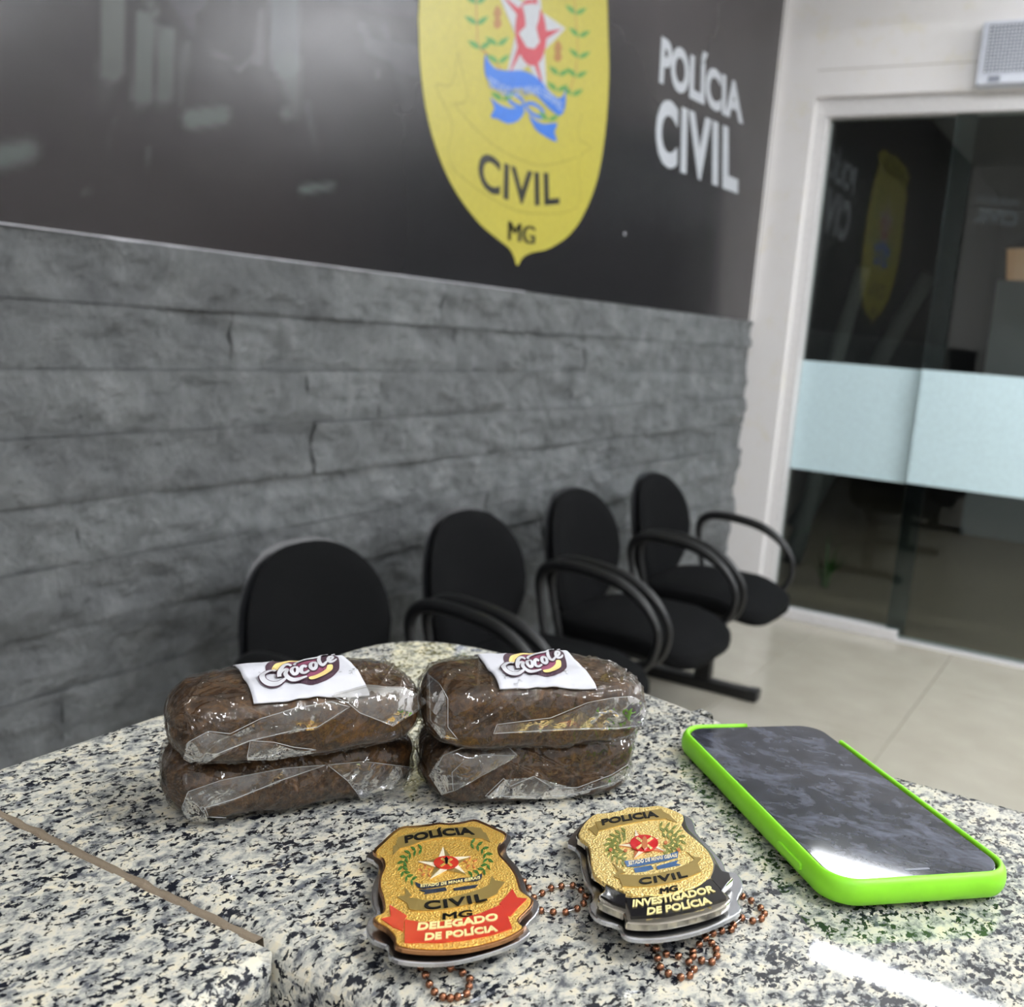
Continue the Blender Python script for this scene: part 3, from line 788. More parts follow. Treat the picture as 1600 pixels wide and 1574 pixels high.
# ================================================================== CHAIRS
def superell(cx, cy_, cz, a, b, c, e1, e2, nu=40, nv=20, f=None):
    V = []; F = []
    sg = lambda w_, m: math.copysign(abs(w_) ** m, w_)
    for j in range(nv + 1):
        ph = -math.pi / 2 + math.pi * j / nv
        for i in range(nu):
            th = 2 * math.pi * i / nu
            p = Vector((a * sg(math.cos(ph), e1) * sg(math.cos(th), e2), b * sg(math.cos(ph), e1) * sg(math.sin(th), e2), c * sg(math.sin(ph), e1)))
            if f: p = f(p)
            V.append(Vector((cx, cy_, cz)) + p)
    for j in range(nv):
        for i in range(nu):
            F.append((j * nu + i, j * nu + (i + 1) % nu, (j + 1) * nu + (i + 1) % nu, (j + 1) * nu + i))
    return V, F
CY = [1.72, 2.35, 2.98, 3.61]
BX = -1.35                                   # beam line
def make_chair(y, label):
    t = thing('waiting_chair', (BX, y, 0), label, 'chair', 'black chairs in a row along the slate wall')
    # seat pad: rounder and thinner to the front edge
    def fs(p):
        p = p.copy(); u = (p.x + 0.23) / 0.46
        p.y *= 1.0 - 0.10 * max(0, 0.5 - u)
        p.z += 0.012 * math.sin(u * math.pi) - (0.03 * max(0, u - 0.72) * 3.3) ** 1.0
        return p
    V, F = superell(-1.255, y, 0.452, 0.245, 0.245, 0.042, 0.5, 0.5, f=fs)
    mk('seat', V, F, FABRIC, t, True)
    V, F = superell(-1.255, y, 0.425, 0.225, 0.222, 0.022, 0.5, 0.5)
    mk('seat_shell', V, F, SHELL, t, True)
    # backrest: egg outline in y-z, reclined, slightly hollow
    nu, nr = 48, 9
    def outline(a):
        c, s = math.cos(a), math.sin(a)
        e = 0.72
        yy = 0.232 * math.copysign(abs(c) ** e, c); zz = 0.205 * math.copysign(abs(s) ** e, s)
        v = zz / 0.205
        yy *= 1.0 - 0.16 * max(0, v) ** 2 - 0.30 * max(0, -v) ** 1.6
        return yy, zz
    def back(thick, off, scale):
        V = []; F = []
        for side in (1, -1):
            b0 = len(V)
            for r in range(nr + 1):
                q = r / nr
                for i in range(nu):
                    yy, zz = outline(2 * math.pi * i / nu)
                    yy *= q * scale; zz *= q * scale
                    th = thick * (1 - q ** 5) ** 0.5 * side
                    x = -1.515 + off + th + 0.05 * (yy / 0.23) ** 2 - 0.17 * zz
                    V.append(Vector((x, y + yy, 0.640 + zz)))
            for r in range(nr):
                for i in range(nu):
                    q4 = (b0 + r * nu + i, b0 + (r + 1) * nu + i, b0 + (r + 1) * nu + (i + 1) % nu, b0 + r * nu + (i + 1) % nu)
                    F.append(q4 if side > 0 else q4[::-1])
        return V, F
    V, F = back(0.026, 0.0, 1.0); mk('backrest', V, F, FABRIC, t, True)
    V, F = back(0.018, -0.024, 1.015); mk('back_shell', V, F, SHELL, t, True)
    P = smooth_loop([Vector((-1.54, y, 0.56)), Vector((-1.53, y, 0.47)), Vector((-1.50, y, 0.405)), Vector((-1.40, y, 0.392)), Vector((-1.25, y, 0.392))], 5, False)
    V, F = tube(P, 0.030, 8, flat=0.28, up=(0, 1, 0)); mk('back_bracket', V, F, BLACKMETAL, t, True)
    for s in (-1, 1):
        yy = y + s * 0.268
        loop = [(-1.395, .405), (-1.412, .47), (-1.435, .56), (-1.445, .625), (-1.425, .665), (-1.375, .682), (-1.28, .680), (-1.19, .662), (-1.115, .620), (-1.065, .555), (-1.065, .485), (-1.10, .435), (-1.18, .412), (-1.29, .402)]
        P = smooth_loop([Vector((x, yy + s * 0.012 * math.sin((z - .4) * 5.6), z)) for x, z in loop], 5)
        rr = [0.011 + 0.006 * max(0, min(1, (p.z - 0.58) / 0.08)) for p in P]
        V, F = tube(P, rr, 10, True, 1.0); arm = mk('armrest', V, F, PLASTIC, t, True)
    return t
def copy_chair(src, y, label):
    r = src.copy(); COL.objects.link(r); r.location.y = y; r['label'] = label
    for ch in src.children:
        c = ch.copy(); COL.objects.link(c); c.parent = r
    return r
ch = make_chair(CY[0], 'black fabric chair nearest the camera, only its backrest showing over the counter')
copy_chair(ch, CY[1], 'black fabric chair second from the camera, its armrests half hidden by the counter')
copy_chair(ch, CY[2], 'black fabric chair third from the camera, its seat and doubled armrests showing')
copy_chair(ch, CY[3], 'black fabric chair farthest from the camera, beside the glass door')
bf = thing('bench_frame', (BX, 2.6, 0), 'black steel beam frame on flat feet carrying the row of chairs', 'bench frame')
box('beam', (BX - 0.03, 1.45, 0.352), (BX + 0.03, 3.90, 0.390), BLACKMETAL, bf, 0.004)
for y in (1.50, 2.665, 3.845):
    lg = box('leg', (BX - 0.03, y - 0.022, 0.03), (BX + 0.035, y + 0.022, 0.355), BLACKMETAL, bf, 0.004)
    box('foot_bar', (BX - 0.26, y - 0.03, 0.0), (BX + 0.225, y + 0.03, 0.042), BLACKMETAL, lg, 0.006)
    for x in (BX - 0.255, BX + 0.195): box('foot_cap', (x - 0.006, y - 0.032, 0.0), (x + 0.036, y + 0.032, 0.045), PLASTIC, lg, 0.005)
for y in CY: box('mount_plate', (BX - 0.07, y - 0.07, 0.385), (BX + 0.14, y + 0.07, 0.404), BLACKMETAL, bf)

# ================================================================== COUNTER
TH = 0.022
def rounded(pts, rads, n=8):
    out = []
    m = len(pts)
    for i, (p, r) in enumerate(zip(pts, rads)):
        p = Vector((p[0], p[1], 0)); a = Vector((*pts[i - 1], 0)); b = Vector((*pts[(i + 1) % m], 0))
        if r <= 0: out.append(p); continue
        da = (a - p).normalized(); db = (b - p).normalized()
        for k in range(n + 1):
            t = k / n
            out.append((p + da * r) * (1 - t) ** 2 + p * 2 * t * (1 - t) + (p + db * r) * t * t)
    return out
ct = thing('granite_countertop', (0.2, 0.38, TOP - TH), 'speckled granite countertop slab carrying the wrapped blocks, badges and phone', 'countertop')
out = rounded([(-0.397, 0.2312), (-0.2065, 0.2312), (0.95, 0.2312), (0.95, 0.522), (-0.150, 0.520), (-0.225, 0.552), (-0.395, 0.545)], [0, 0, 0.02, 0.04, 0.05, 0.06, 0.07], 9)
prism('slab', [Vector((p.x, p.y, TOP)) for p in out], (0, 0, 1), TH, GRANITE, ct, 0.010, False, lambda p: p.x > -0.2 or p.y > 0.3, 5)
cl = thing('granite_countertop', (-0.3, -0.1, TOP - TH), 'speckled granite slab at lower left, its corner ending at the grouted joint', 'countertop')
out = rounded([(-0.397, -0.75), (-0.2085, -0.75), (-0.2085, 0.2285), (-0.397, 0.2285)], [0.02, 0.02, 0.004, 0], 4)
prism('slab', [Vector((p.x, p.y, TOP)) for p in out], (0, 0, 1), TH, GRANITE, cl, 0.007, False, lambda p: p.y < 0.226, 5)
V = []; F = []
for i in range(90):
    x = -0.397 + i * (0.397 - 0.218) / 89
    z = TOP + 0.0001 + 0.0005 * noise.noise(Vector((x * 90, 0, 0))); e = 0.0006 * noise.noise(Vector((x * 140, 5, 0)))
    V += [Vector((x, 0.2272 + e, TOP - 0.004)), Vector((x, 0.2279 + e, z)), Vector((x, 0.2318 + e * 2, z)), Vector((x, 0.2326 + e, TOP - 0.004))]
    if i:
        for k in range(3): F.append(((i - 1) * 4 + k, i * 4 + k, i * 4 + k + 1, (i - 1) * 4 + k + 1))
mk('grout', V, F, GROUT, cl, True)
cb = thing('counter_base', (0.2, 0.38, 0), 'grey laminate counter base under the granite slabs', 'counter')
box('long_panel', (-0.33, 0.33, 0), (0.90, 0.47, TOP - TH), PANEL, cb)
box('side_panel', (-0.36, -0.72, 0), (-0.27, 0.33, TOP - TH), PANEL, cb)

# ================================================================== WRAPPED BLOCKS
# label artwork: measured on the label of the upper right block
LQ = [(305, 518), (1520, 508), (1240, 88), (95, 108)]      # bl br tr tl
def homog(q):
    (x0, y0), (x1, y1), (x2, y2), (x3, y3) = q
    dx1, dx2, sx = x1 - x2, x3 - x2, x0 - x1 + x2 - x3
    dy1, dy2, sy = y1 - y2, y3 - y2, y0 - y1 + y2 - y3
    det = dx1 * dy2 - dx2 * dy1
    g = (sx * dy2 - dx2 * sy) / det; h = (dx1 * sy - sx * dy1) / det
    return Matrix(((x1 - x0 + g * x1, x3 - x0 + h * x3, x0), (y1 - y0 + g * y1, y3 - y0 + h * y3, y0), (g, h, 1)))
LI = homog(LQ).inverted()
def luv(p):
    r = LI @ Vector((p[0], p[1], 1)); return Vector((r.x / r.z, r.y / r.z, 0))
ART = [
 ('plum', PLUM, [(425, 245), (432, 190), (500, 135), (690, 110), (860, 112), (1000, 135), (1100, 112), (1195, 150), (1210, 215), (1195, 320), (1130, 392), (1020, 437), (900, 452), (780, 432), (640, 405), (560, 340), (450, 290)]),
 ('yellow_upper', YELLOW, [(488, 255), (505, 200), (565, 155), (700, 124), (850, 128), (945, 150), (850, 158), (720, 152), (630, 178), (570, 222), (550, 262)]),
 ('wine', WINE, [(590, 225), (670, 175), (800, 160), (960, 175), (1010, 230), (1080, 262), (1040, 320), (900, 372), (760, 378), (640, 340)]),
 ('yellow_lower', YELLOW, [(868, 385), (960, 358), (1050, 305), (1078, 265), (1132, 268), (1112, 332), (1040, 382), (950, 408), (882, 410)]),
]
STROKES = [
 [(520, 305, 14), (500, 280, 18), (450, 282, 22), (402, 318, 26), (384, 360, 28), (402, 402, 28), (462, 430, 26), (540, 434, 22), (600, 410, 16), (632, 388, 8)],
 [(690, 240, 14), (662, 216, 18), (615, 226, 20), (578, 280, 21), (560, 335, 22), (558, 375, 20)],
 [(560, 350, 12), (598, 300, 16), (632, 282, 20), (640, 305, 20), (622, 345, 22), (640, 382, 24), (690, 402, 24), (770, 402, 20), (845, 385, 8)],
 [(735, 275, 14), (700, 282, 18), (686, 320, 20), (706, 350, 20), (742, 340, 18), (752, 300, 16), (735, 275, 14)],
 [(848, 280, 15), (820, 265, 18), (790, 290, 20), (790, 328, 20), (822, 346, 18), (872, 322, 12)],
 [(930, 232, 14), (898, 245, 18), (888, 282, 20), (910, 308, 20), (945, 292, 18), (950, 252, 16), (930, 232, 14)],
 [(735, 245, 12), (722, 222, 14), (752, 200, 16), (820, 182, 16), (920, 172, 15), (985, 158, 12), (1030, 122, 10), (1095, 122, 14)],
 [(1000, 155, 14), (985, 205, 19), (995, 255, 20), (1030, 268, 16), (1075, 232, 10)],
 [(1085, 232, 12), (1128, 205, 14), (1140, 178, 15), (1110, 172, 16), (1088, 205, 19), (1102, 240, 18), (1150, 232, 13), (1182, 205, 8)],
 [(1128, 148, 9), (1168, 132, 11)],
]
def stroke_poly(st, grow):
    P = smooth_loop([Vector((x, y, w_)) for x, y, w_ in st], 5, False)
    V = []; F = []
    for i, p in enumerate(P):
        a = P[max(0, i - 1)]; b = P[min(len(P) - 1, i + 1)]
        t = Vector((b.x - a.x, b.y - a.y, 0)).normalized(); n = Vector((-t.y, t.x * 0.72, 0)) * (p.z + grow)
        V += [(p.x + n.x, p.y + n.y), (p.x - n.x, p.y - n.y)]
        if i: F.append((2 * i - 2, 2 * i - 1, 2 * i + 1, 2 * i))
    return V, F
def fill_poly(pts):
    P = smooth_loop([Vector((*p, 0)) for p in pts], 4)
    bm = bmesh.new(); f = bm.faces.new([bm.verts.new(p) for p in P])
    bmesh.ops.triangulate(bm, faces=[f])
    for _ in range(5):
        es = [e for e in bm.edges if e.calc_length() > 45]
        if not es: break
        bmesh.ops.subdivide_edges(bm, edges=es, cuts=1); bmesh.ops.triangulate(bm, faces=list(bm.faces))
    bm.verts.index_update()
    r = ([(v.co.x, v.co.y) for v in bm.verts], [tuple(v.index for v in g.verts) for g in bm.faces]); bm.free(); return r
class Block:
    def __init__(self, name, base_front_a, base_front_b, W, Hh, z0, label, seed, round=False, lab=(0.24, 0.72, -0.2, 1.0), folds=(), ext=0.004):
        A = Vector((*base_front_a, 0)); B = Vector((*base_front_b, 0))
        self.ax = (B - A).normalized(); self.L = (B - A).length + ext * 2; self.W = W; self.H = Hh
        self.ny = Vector((-self.ax.y, self.ax.x, 0))
        self.c = (A + B) / 2 + self.ny * W / 2 + Vector((0, 0, z0 + Hh / 2))
        self.round = round; self.seed = seed
        self.up = Vector((0, 0, 1))
        t = thing(name, (self.c.x, self.c.y, z0), label, 'wrapped block', 'brown blocks in cling film stacked in two piles')
        self.t = t
        V, F = self.surf(0.0, 0, 110, 90); mk('brown_block', V, F, BLOCK, t, True)
        V, F = self.surf(0.0005, 0.0011, 300, 260)
        film = mk('cling_film', V, F, FILM, t, True)
        V2, F2 = self.surf(0.0010, 0.0, 96, 72)
        self.bvh = BVHTree.FromPolygons(V2, F2)
        self.label(lab)
        for k, f in enumerate(folds): self.fold(f, k)
    def w(self, x, y, z): return self.c + self.ax * x + self.ny * y + self.up * z
    def surf(self, grow, wrinkle, nu, nv):
        """rounded bar; wrinkle > 0 adds the straight creases of tight cling film"""
        a, b, c = self.L / 2 + grow, self.W / 2 + grow, self.H / 2 + grow
        m, n = 6.0, 3.1 if self.round else 4.6
        sv = np.linspace(-1, 1, nv + 1); t = 0.45 * sv + 0.55 * np.sin(sv * np.pi / 2)
        t = np.clip(t, -1, 1)
        rad = np.power(np.maximum(1 - np.abs(t) ** m, 0), 1 / 2.6)
        th = np.linspace(0, 2 * np.pi, nu, endpoint=False)
        q = np.power(np.abs(np.cos(th) / b) ** n + np.abs(np.sin(th) / c) ** n, -1 / n)
        X = np.repeat((a * t)[:, None], nu, 1)
        Y = rad[:, None] * (q * np.cos(th))[None, :]; Z = rad[:, None] * (q * np.sin(th))[None, :]
        so = self.seed * 3.3
        lump = 0.0011 * np.sin(X * 95 + so + 2 * np.sin(Z * 120)) * np.cos(th[None, :] * 2 + so * 2 + X * 40) + 0.0007 * np.sin(X * 210 + th[None, :] * 5 + so)
        lump += 0.0004 * np.sin(X * 460 + th[None, :] * 9 + 3 * np.sin(X * 150 + so))
        lump *= 0.5
        lump *= np.minimum(1, rad[:, None] * 1.5)
        d = lump
        if wrinkle:
            rs = np.random.RandomState(self.seed * 17 + 3)
            for k in range(120):
                nrm = rs.normal(size=3); nrm[0] *= 1.3; nrm /= np.linalg.norm(nrm)
                ctr = np.array([rs.uniform(-a, a), rs.uniform(-b, b) * 0.9, rs.uniform(-c, c) * 0.9])
                dist = np.abs((X - ctr[0]) * nrm[0] + (Y - ctr[1]) * nrm[1] + (Z - ctr[2]) * nrm[2])
                r2 = (X - ctr[0]) ** 2 + (Y - ctr[1]) ** 2 + (Z - ctr[2]) ** 2
                ln = rs.uniform(0.008, 0.028); wd = rs.uniform(0.0003, 0.0008)
                d = d + wrinkle * rs.uniform(0.3, 1.0) * np.exp(-(dist / wd) ** 2) * np.exp(-(r2 / ln ** 2) ** 2)
            # gathered ends
            g = np.clip((np.abs(t) - 0.86) / 0.14, 0, 1)[:, None]
            d = d + wrinkle * 0.5 * g * np.abs(np.sin(th[None, :] * 17 + 4 * np.sin(th[None, :] * 3 + so) + X * 300)) ** 3
        NY, NZ = Y / b, Z / c; NX = 0.6 * X / a
        ll = np.sqrt(NX ** 2 + NY ** 2 + NZ ** 2) + 1e-9
        X = X + NX / ll * d; Y = Y + NY / ll * d; Z = np.maximum(Z + NZ / ll * d, -self.H / 2 - 0.0001)
        ax, ny_, up, c0 = (np.array(v) for v in (self.ax, self.ny, self.up, self.c))
        P = c0 + X[..., None] * ax + Y[..., None] * ny_ + Z[..., None] * up
        V = [Vector(p) for p in P.reshape(-1, 3).tolist()]
        F = [(j * nu + i, j * nu + (i + 1) % nu, (j + 1) * nu + (i + 1) % nu, (j + 1) * nu + i) for j in range(nv) for i in range(nu)]
        return V, F
    def on(self, u, v, lab, off):
        """point on the label: u along the block, v up from the front edge over the top"""
        u0, u1, v0, v1 = lab
        x = -self.L / 2 + self.L * (u0 + (u1 - u0) * u)
        s = v0 + (v1 - v0) * v                 # -1 front face centre, 0 front top edge, 1 back top edge
        b, c = self.W / 2, self.H / 2
        y = -b + s * 2 * b
        d = self.up
        h = self.bvh.ray_cast(self.w(x, y, 0) + d * 0.04, -d, 0.06)
        p = h[0] if h[0] is not None else self.w(x, y, c)
        return p + d * off
    def label(self, lab):
        nu, nv = 24, 20
        base = 0.0008
        V = []; F = []
        for lift in (base, base - 0.0006):
            for j in range(nv + 1):
                for i in range(nu + 1): V.append(self.on(i / nu, j / nv, lab, lift))
        N = (nu + 1) * (nv + 1)
        for j in range(nv):
            for i in range(nu):
                a = j * (nu + 1) + i; q = (a, a + 1, a + nu + 2, a + nu + 1); F.append(q); F.append(tuple(k + N for k in q[::-1]))
        ring = list(range(nu + 1)) + [j * (nu + 1) + nu for j in range(1, nv + 1)] + [nv * (nu + 1) + i for i in range(nu - 1, -1, -1)] + [j * (nu + 1) for j in range(nv - 1, 0, -1)]
        for k in range(len(ring)): F.append((ring[k], ring[k] + N, ring[(k + 1) % len(ring)] + N, ring[(k + 1) % len(ring)]))
        L = mk('paper_label', V, F, PAPER, self.t, True)
        def put(nm, m, pv, pf, lift):
            mk(nm, [self.on(luv(p).x, luv(p).y, lab, lift) for p in pv], pf, m, L)
        lv = base + 0.0002
        for nm, m, pts in ART:
            pv, pf = fill_poly(pts); put('logo_' + nm.split('_')[0] + '_shape', m, pv, pf, lv); lv += 0.00014
        for g, m, nm in ((17, PLUM, 'lettering_outline'), (9, INKW, None), (1, INKW, 'lettering')):
            if nm is None: continue
            AV = []; AF = []
            for st in STROKES:
                pv, pf = stroke_poly(st, g * (0.7 if g > 5 else 1)); b0 = len(AV)
                AV += pv; AF += [tuple(b0 + k for k in f) for f in pf]
            put(nm, m, AV, AF, lv); lv += 0.00016
    def fold(self, px, k):
        """a doubled flap of film lying on the block, its corners found by sight lines"""
        bm = bmesh.new(); f = bm.faces.new([bm.verts.new((p[0], p[1], 0)) for p in px])
        bmesh.ops.triangulate(bm, faces=[f])
        for _ in range(4):
            es = [e for e in bm.edges if e.calc_length() > 7]
            if not es: break
            bmesh.ops.subdivide_edges(bm, edges=es, cuts=1); bmesh.ops.triangulate(bm, faces=[g for g in bm.faces if len(g.verts) > 3])
        V = []
        for v in bm.verts:
            d = ray(v.co.x, v.co.y).normalized()
            h = self.bvh.ray_cast(CAM, d, 3.0)
            if h[0] is None: 
                h = self.bvh.find_nearest(CAM + d * (self.c - CAM).dot(d))
                p = CAM + d * (h[0] - CAM).dot(d); V.append(p)
                continue
            n = h[1]
            if n.dot(d) > 0: n = -n
            q = h[0] * 75 + Vector((k * 7, self.seed, 0))
            V.append(h[0] + n * (0.0012 + 0.0011 * abs(noise.noise(q)) + 0.0003 * noise.noise(q * 2.5)))
        bm.verts.index_update()
        F = [tuple(v.index for v in g.verts) for g in bm.faces]; bm.free()
        fold = mk('film_fold', V, F, FOLD, self.t, True)
        line = []
        for i, p in enumerate(px):
            q = px[(i + 1) % len(px)]; m = max(1, int(math.hypot(q[0] - p[0], q[1] - p[1]) / 5))
            for j in range(m):
                d = ray(p[0] + (q[0] - p[0]) * j / m, p[1] + (q[1] - p[1]) * j / m).normalized()
                h = self.bvh.ray_cast(CAM, d, 3.0)
                if h[0] is not None: line.append(h[0] - d * 0.0018)
        if len(line) > 4:
            V, F = tube(line, 0.00016, 5, True); mk('fold_edge', V, F, FEDGE, fold, True)
Z4 = Zoom(260, 1000, 3.81); Z5 = Zoom(640, 1000, 3.81)
HB = 0.028
f_u1 = [[(985, 335), (1180, 285), (1400, 295), (1530, 345), (1555, 372), (1450, 440), (1340, 508), (1150, 435), (1080, 375)],
        [(380, 560), (560, 470), (760, 410), (980, 370), (1090, 400), (900, 520), (760, 540), (500, 600), (300, 680), (200, 735), (115, 690), (130, 610), (250, 545)],
        [(500, 600), (640, 610), (760, 640), (890, 655), (700, 690), (480, 705)]]
f_l1 = [[(960, 745), (1180, 725), (1500, 765), (1515, 850), (1420, 950), (1310, 1003), (1150, 930), (1080, 840)],
        [(130, 905), (330, 835), (700, 765), (950, 745), (700, 830), (400, 950), (230, 1000), (265, 1095), (150, 1085), (100, 985)],
        [(255, 1055), (400, 1062), (480, 1088), (300, 1120), (240, 1115)]]
f_u2 = [[(840, 465), (1060, 375), (1210, 345), (1320, 338), (1410, 390), (1450, 440), (1370, 508), (1260, 525), (900, 535), (500, 558), (520, 505)],
        [(115, 210), (180, 265), (228, 350), (228, 520), (285, 590), (200, 578), (125, 480)]]
f_l2 = [[(135, 800), (200, 690), (310, 645), (590, 640), (640, 690), (430, 685), (320, 725), (252, 790), (260, 900), (200, 915)],
        [(450, 930), (560, 825), (600, 872), (740, 812), (850, 880), (1000, 880), (1200, 805), (1345, 715), (1345, 780), (1200, 858), (950, 925), (700, 935)]]
ps = horiz(TOP)
a1, b1 = ps.at(294, 1308), ps.at(650, 1246)
a2, b2 = ps.at(694, 1273), ps.at(990, 1247)
pu = horiz(TOP + HB)
c1, d1 = pu.at(294, 1216), pu.at(655, 1174)
c2, d2 = pu.at(690, 1183), pu.at(1004, 1169)
Block('wrapped_block', a1.xy, b1.xy, 0.047, HB, TOP + 0.0002, 'brown block in clear film, underneath in the left pile', 1, True, (0.30, 0.75, 0.12, 0.85), [Z4.all(f) for f in f_l1])
Block('wrapped_block', c1.xy, d1.xy, 0.047, HB, TOP + HB, 'brown block in clear film, on top of the left pile', 2, True, (0.28, 0.74, 0.05, 0.90), [Z4.all(f) for f in f_u1])
Block('wrapped_block', a2.xy, b2.xy, 0.047, HB, TOP + 0.0002, 'brown block in clear film, underneath in the right pile', 3, False, (0.26, 0.72, 0.1, 0.85), [Z5.all(f) for f in f_l2])
Block('wrapped_block', c2.xy, d2.xy, 0.047, HB, TOP + HB, 'brown block in clear film, on top of the right pile with its whole label showing', 4, False, (0.28, 0.72, 0.04, 0.95), [Z5.all(f) for f in f_u2])

# ================================================================== BADGES
def tilt_plane(ctr_px, z, ang_dir, ang):
    """plane through the sight line ctr_px at height z, raised along the horizontal direction ang_dir"""
    p = horiz(z).at(*ctr_px)
    d = Vector((math.cos(ang_dir), math.sin(ang_dir), 0))
    n = Vector((-d.x * math.sin(ang), -d.y * math.sin(ang), math.cos(ang)))
    return Plane(p, n)
def wreath(Z, plane, par, m, arcs, s, lift):
    for (c, rx, ry, t0, t1, n) in arcs:
        for i in range(n):
            t = t0 + (t1 - t0) * i / (n - 1)
            p = (c[0] + rx * math.cos(t), c[1] - ry * math.sin(t))
            tx, ty = -rx * math.sin(t), ry * math.cos(t)
            a = math.atan2(ty, tx) + (math.pi if t1 < t0 else 0)
            leaf_v(p, s, a, m, par, plane, Z, lift)
def star5(Z, c, tips, plane, par, m1, m2, lift):
    inn = []
    for i in range(5):
        a, b = tips[i], tips[(i + 1) % 5]
        mx, my = (a[0] + b[0]) / 2, (a[1] + b[1]) / 2
        inn.append((c[0] + (mx - c[0]) * 0.52, c[1] + (my - c[1]) * 0.52))
    pts = []
    for i in range(5): pts += [tips[i], inn[i]]
    st = patch('star', Z.all(pts), plane, m1, par, 0.0003, lift)
    for i in range(5):
        patch('star_facet', Z.all([c, inn[i - 1], tips[i]]), plane, m2, st, 0.0002, lift + 0.0003)
    return st
def ell(c, rx, ry, n=28): return [(c[0] + rx * math.cos(2 * math.pi * i / n), c[1] + ry * math.sin(2 * math.pi * i / n)) for i in range(n)]
B1 = Zoom(550, 1260, 5.0); B2 = Zoom(860, 1240, 4.4444)
# ---------------- badge with the red ribbon
zt1 = TOP + 0.0095
PB = tilt_plane(B1((760, 620)), zt1, math.radians(-62), math.radians(3.0))
PBb = Plane(PB.p - PB.n * 0.0034, PB.n)
bp = horiz(TOP).at(*B1((760, 700)))
bd1 = thing('police_badge', bp, 'gold police badge with a red DELEGADO ribbon, left of the two badges', 'badge')
bk = [(110, 385), (170, 425), (205, 470), (195, 530), (165, 610), (150, 690), (165, 780), (185, 838), (130, 885), (112, 950), (150, 1030), (225, 1070), (282, 1095), (285, 1150), (330, 1190), (450, 1214), (650, 1222), (850, 1200), (1100, 1135), (1300, 1055), (1392, 990), (1368, 930), (1440, 850), (1466, 775), (1440, 730), (1375, 685), (1350, 600), (1300, 480), (1225, 395), (1208, 335), (1245, 255), (1215, 215), (1010, 130), (950, 118), (830, 140), (680, 145), (500, 160), (365, 185), (240, 290)]
def plate(name, z, pts, plane, thick, m, par, bev): 
    return prism(name, [plane.at(p.x, p.y) for p in smooth_loop([Vector((*z(q), 0)) for q in pts], 3)], plane.n, thick, m, par, bev)
plate('backing_plate', B1, bk, PBb, 0.0016, STEEL, bd1, 0.0004)
gd = [(365, 165), (500, 150), (600, 138), (680, 125), (760, 130), (860, 120), (950, 100), (1010, 115), (1120, 165), (1210, 215), (1165, 275), (1148, 320), (1165, 380), (1225, 445), (1285, 530), (1312, 610), (1335, 665), (1400, 712), (1420, 742), (1395, 795), (1312, 880), (1318, 925), (1342, 962), (1200, 1040), (1000, 1098), (800, 1128), (600, 1132), (430, 1118), (340, 1090), (328, 1030), (270, 962), (185, 912), (165, 872), (228, 842), (246, 790), (230, 700), (206, 620), (215, 540), (245, 460), (228, 395), (165, 350), (235, 275)]
rim = plate('shield_rim', B1, gd, Plane(PB.p - PB.n * 0.0002, PB.n), 0.0014, COPPERRIM, bd1, 0.0003)
cg = (760, 620)
gin = [(cg[0] + (p[0] - cg[0]) * 0.965, cg[1] + (p[1] - cg[1]) * 0.965) for p in gd]
face1 = plate('gold_face', B1, gin, PB, 0.0012, GOLD, bd1, 0.0001)
bn = patch('banner', B1.all([(360, 250), (540, 205), (700, 182), (860, 172), (1005, 178), (1022, 258), (860, 246), (700, 252), (540, 282), (368, 338)]), PB, OLIVE, bd1, 0.0004, 0, 2)
patch('banner_end', B1.all([(322, 318), (358, 300), (366, 340), (318, 392)]), PB, OLIVE, bn, 0.0003)
patch('banner_end', B1.all([(1015, 205), (1045, 215), (1080, 285), (1022, 260)]), PB, OLIVE, bn, 0.0003)
lettering('lettering', 'POLÍCIA', B1.all([(415, 300), (958, 232), (932, 180), (408, 248)]), 18 / 5, PB, E_BLACKTXT, bn, 0.03, 0.0003, 0.0004)
st = star5(B1, (735, 455), [(712, 325), (925, 402), (885, 535), (608, 578), (515, 440)], PB, bd1, OLIVE, E_CREAM, 0)
patch('red_disc', B1.all(ell((735, 455), 98, 50)), PB, E_RED, st, 0.0003, 0.0005)
for q in ([(690, 430), (705, 422), (785, 478), (770, 488)], [(772, 425), (786, 432), (700, 492), (685, 484)]): patch('gold_tool', B1.all(q), PB, GOLD, st, 0.0002, 0.0008)
patch('gold_lantern', B1.all([(722, 432), (735, 418), (750, 434), (746, 470), (728, 472)]), PB, E_BLACK, st, 0.0003, 0.0009)
wr = patch('wreath', B1.all([(400, 470), (408, 430), (430, 390), (436, 396), (414, 435), (408, 472)]), PB, E_GREEN, bd1, 0.0002)
wreath(B1, PB, wr, E_GREEN, [((560, 470), 165, 130, math.radians(95), math.radians(235), 9), ((900, 420), 160, 130, math.radians(80), math.radians(-75), 9)], 48, 0.0)
wreath(B1, PB, wr, E_TAN, [((575, 510), 40, 35, 0.3, 5.2, 5), ((925, 445), 40, 35, 0.3, 5.2, 5)], 22, 0.0)
rb1 = patch('motto_ribbon', B1.all([(495, 600), (560, 625), (700, 600), (850, 570), (950, 565), (1012, 535), (1008, 575), (950, 592), (850, 598), (700, 630), (560, 650), (510, 635)]), PB, E_NAVY, bd1, 0.0003, 0.0001, 2)
patch('ribbon_tail', B1.all([(525, 660), (620, 655), (730, 640), (740, 662), (640, 680), (560, 692), (575, 676)]), PB, E_NAVY, rb1, 0.0003)
patch('ribbon_tail', B1.all([(790, 648), (880, 632), (985, 618), (965, 640), (880, 655), (800, 662)]), PB, E_NAVY, rb1, 0.0003)
lettering('lettering', 'ESTADO DE MINAS GERAIS', B1.all([(535, 642), (1000, 575), (1000, 556), (535, 622)]), -8 / 5, PB, E_GOLDTXT, rb1, 0.01, 0.0002, 0.0004)
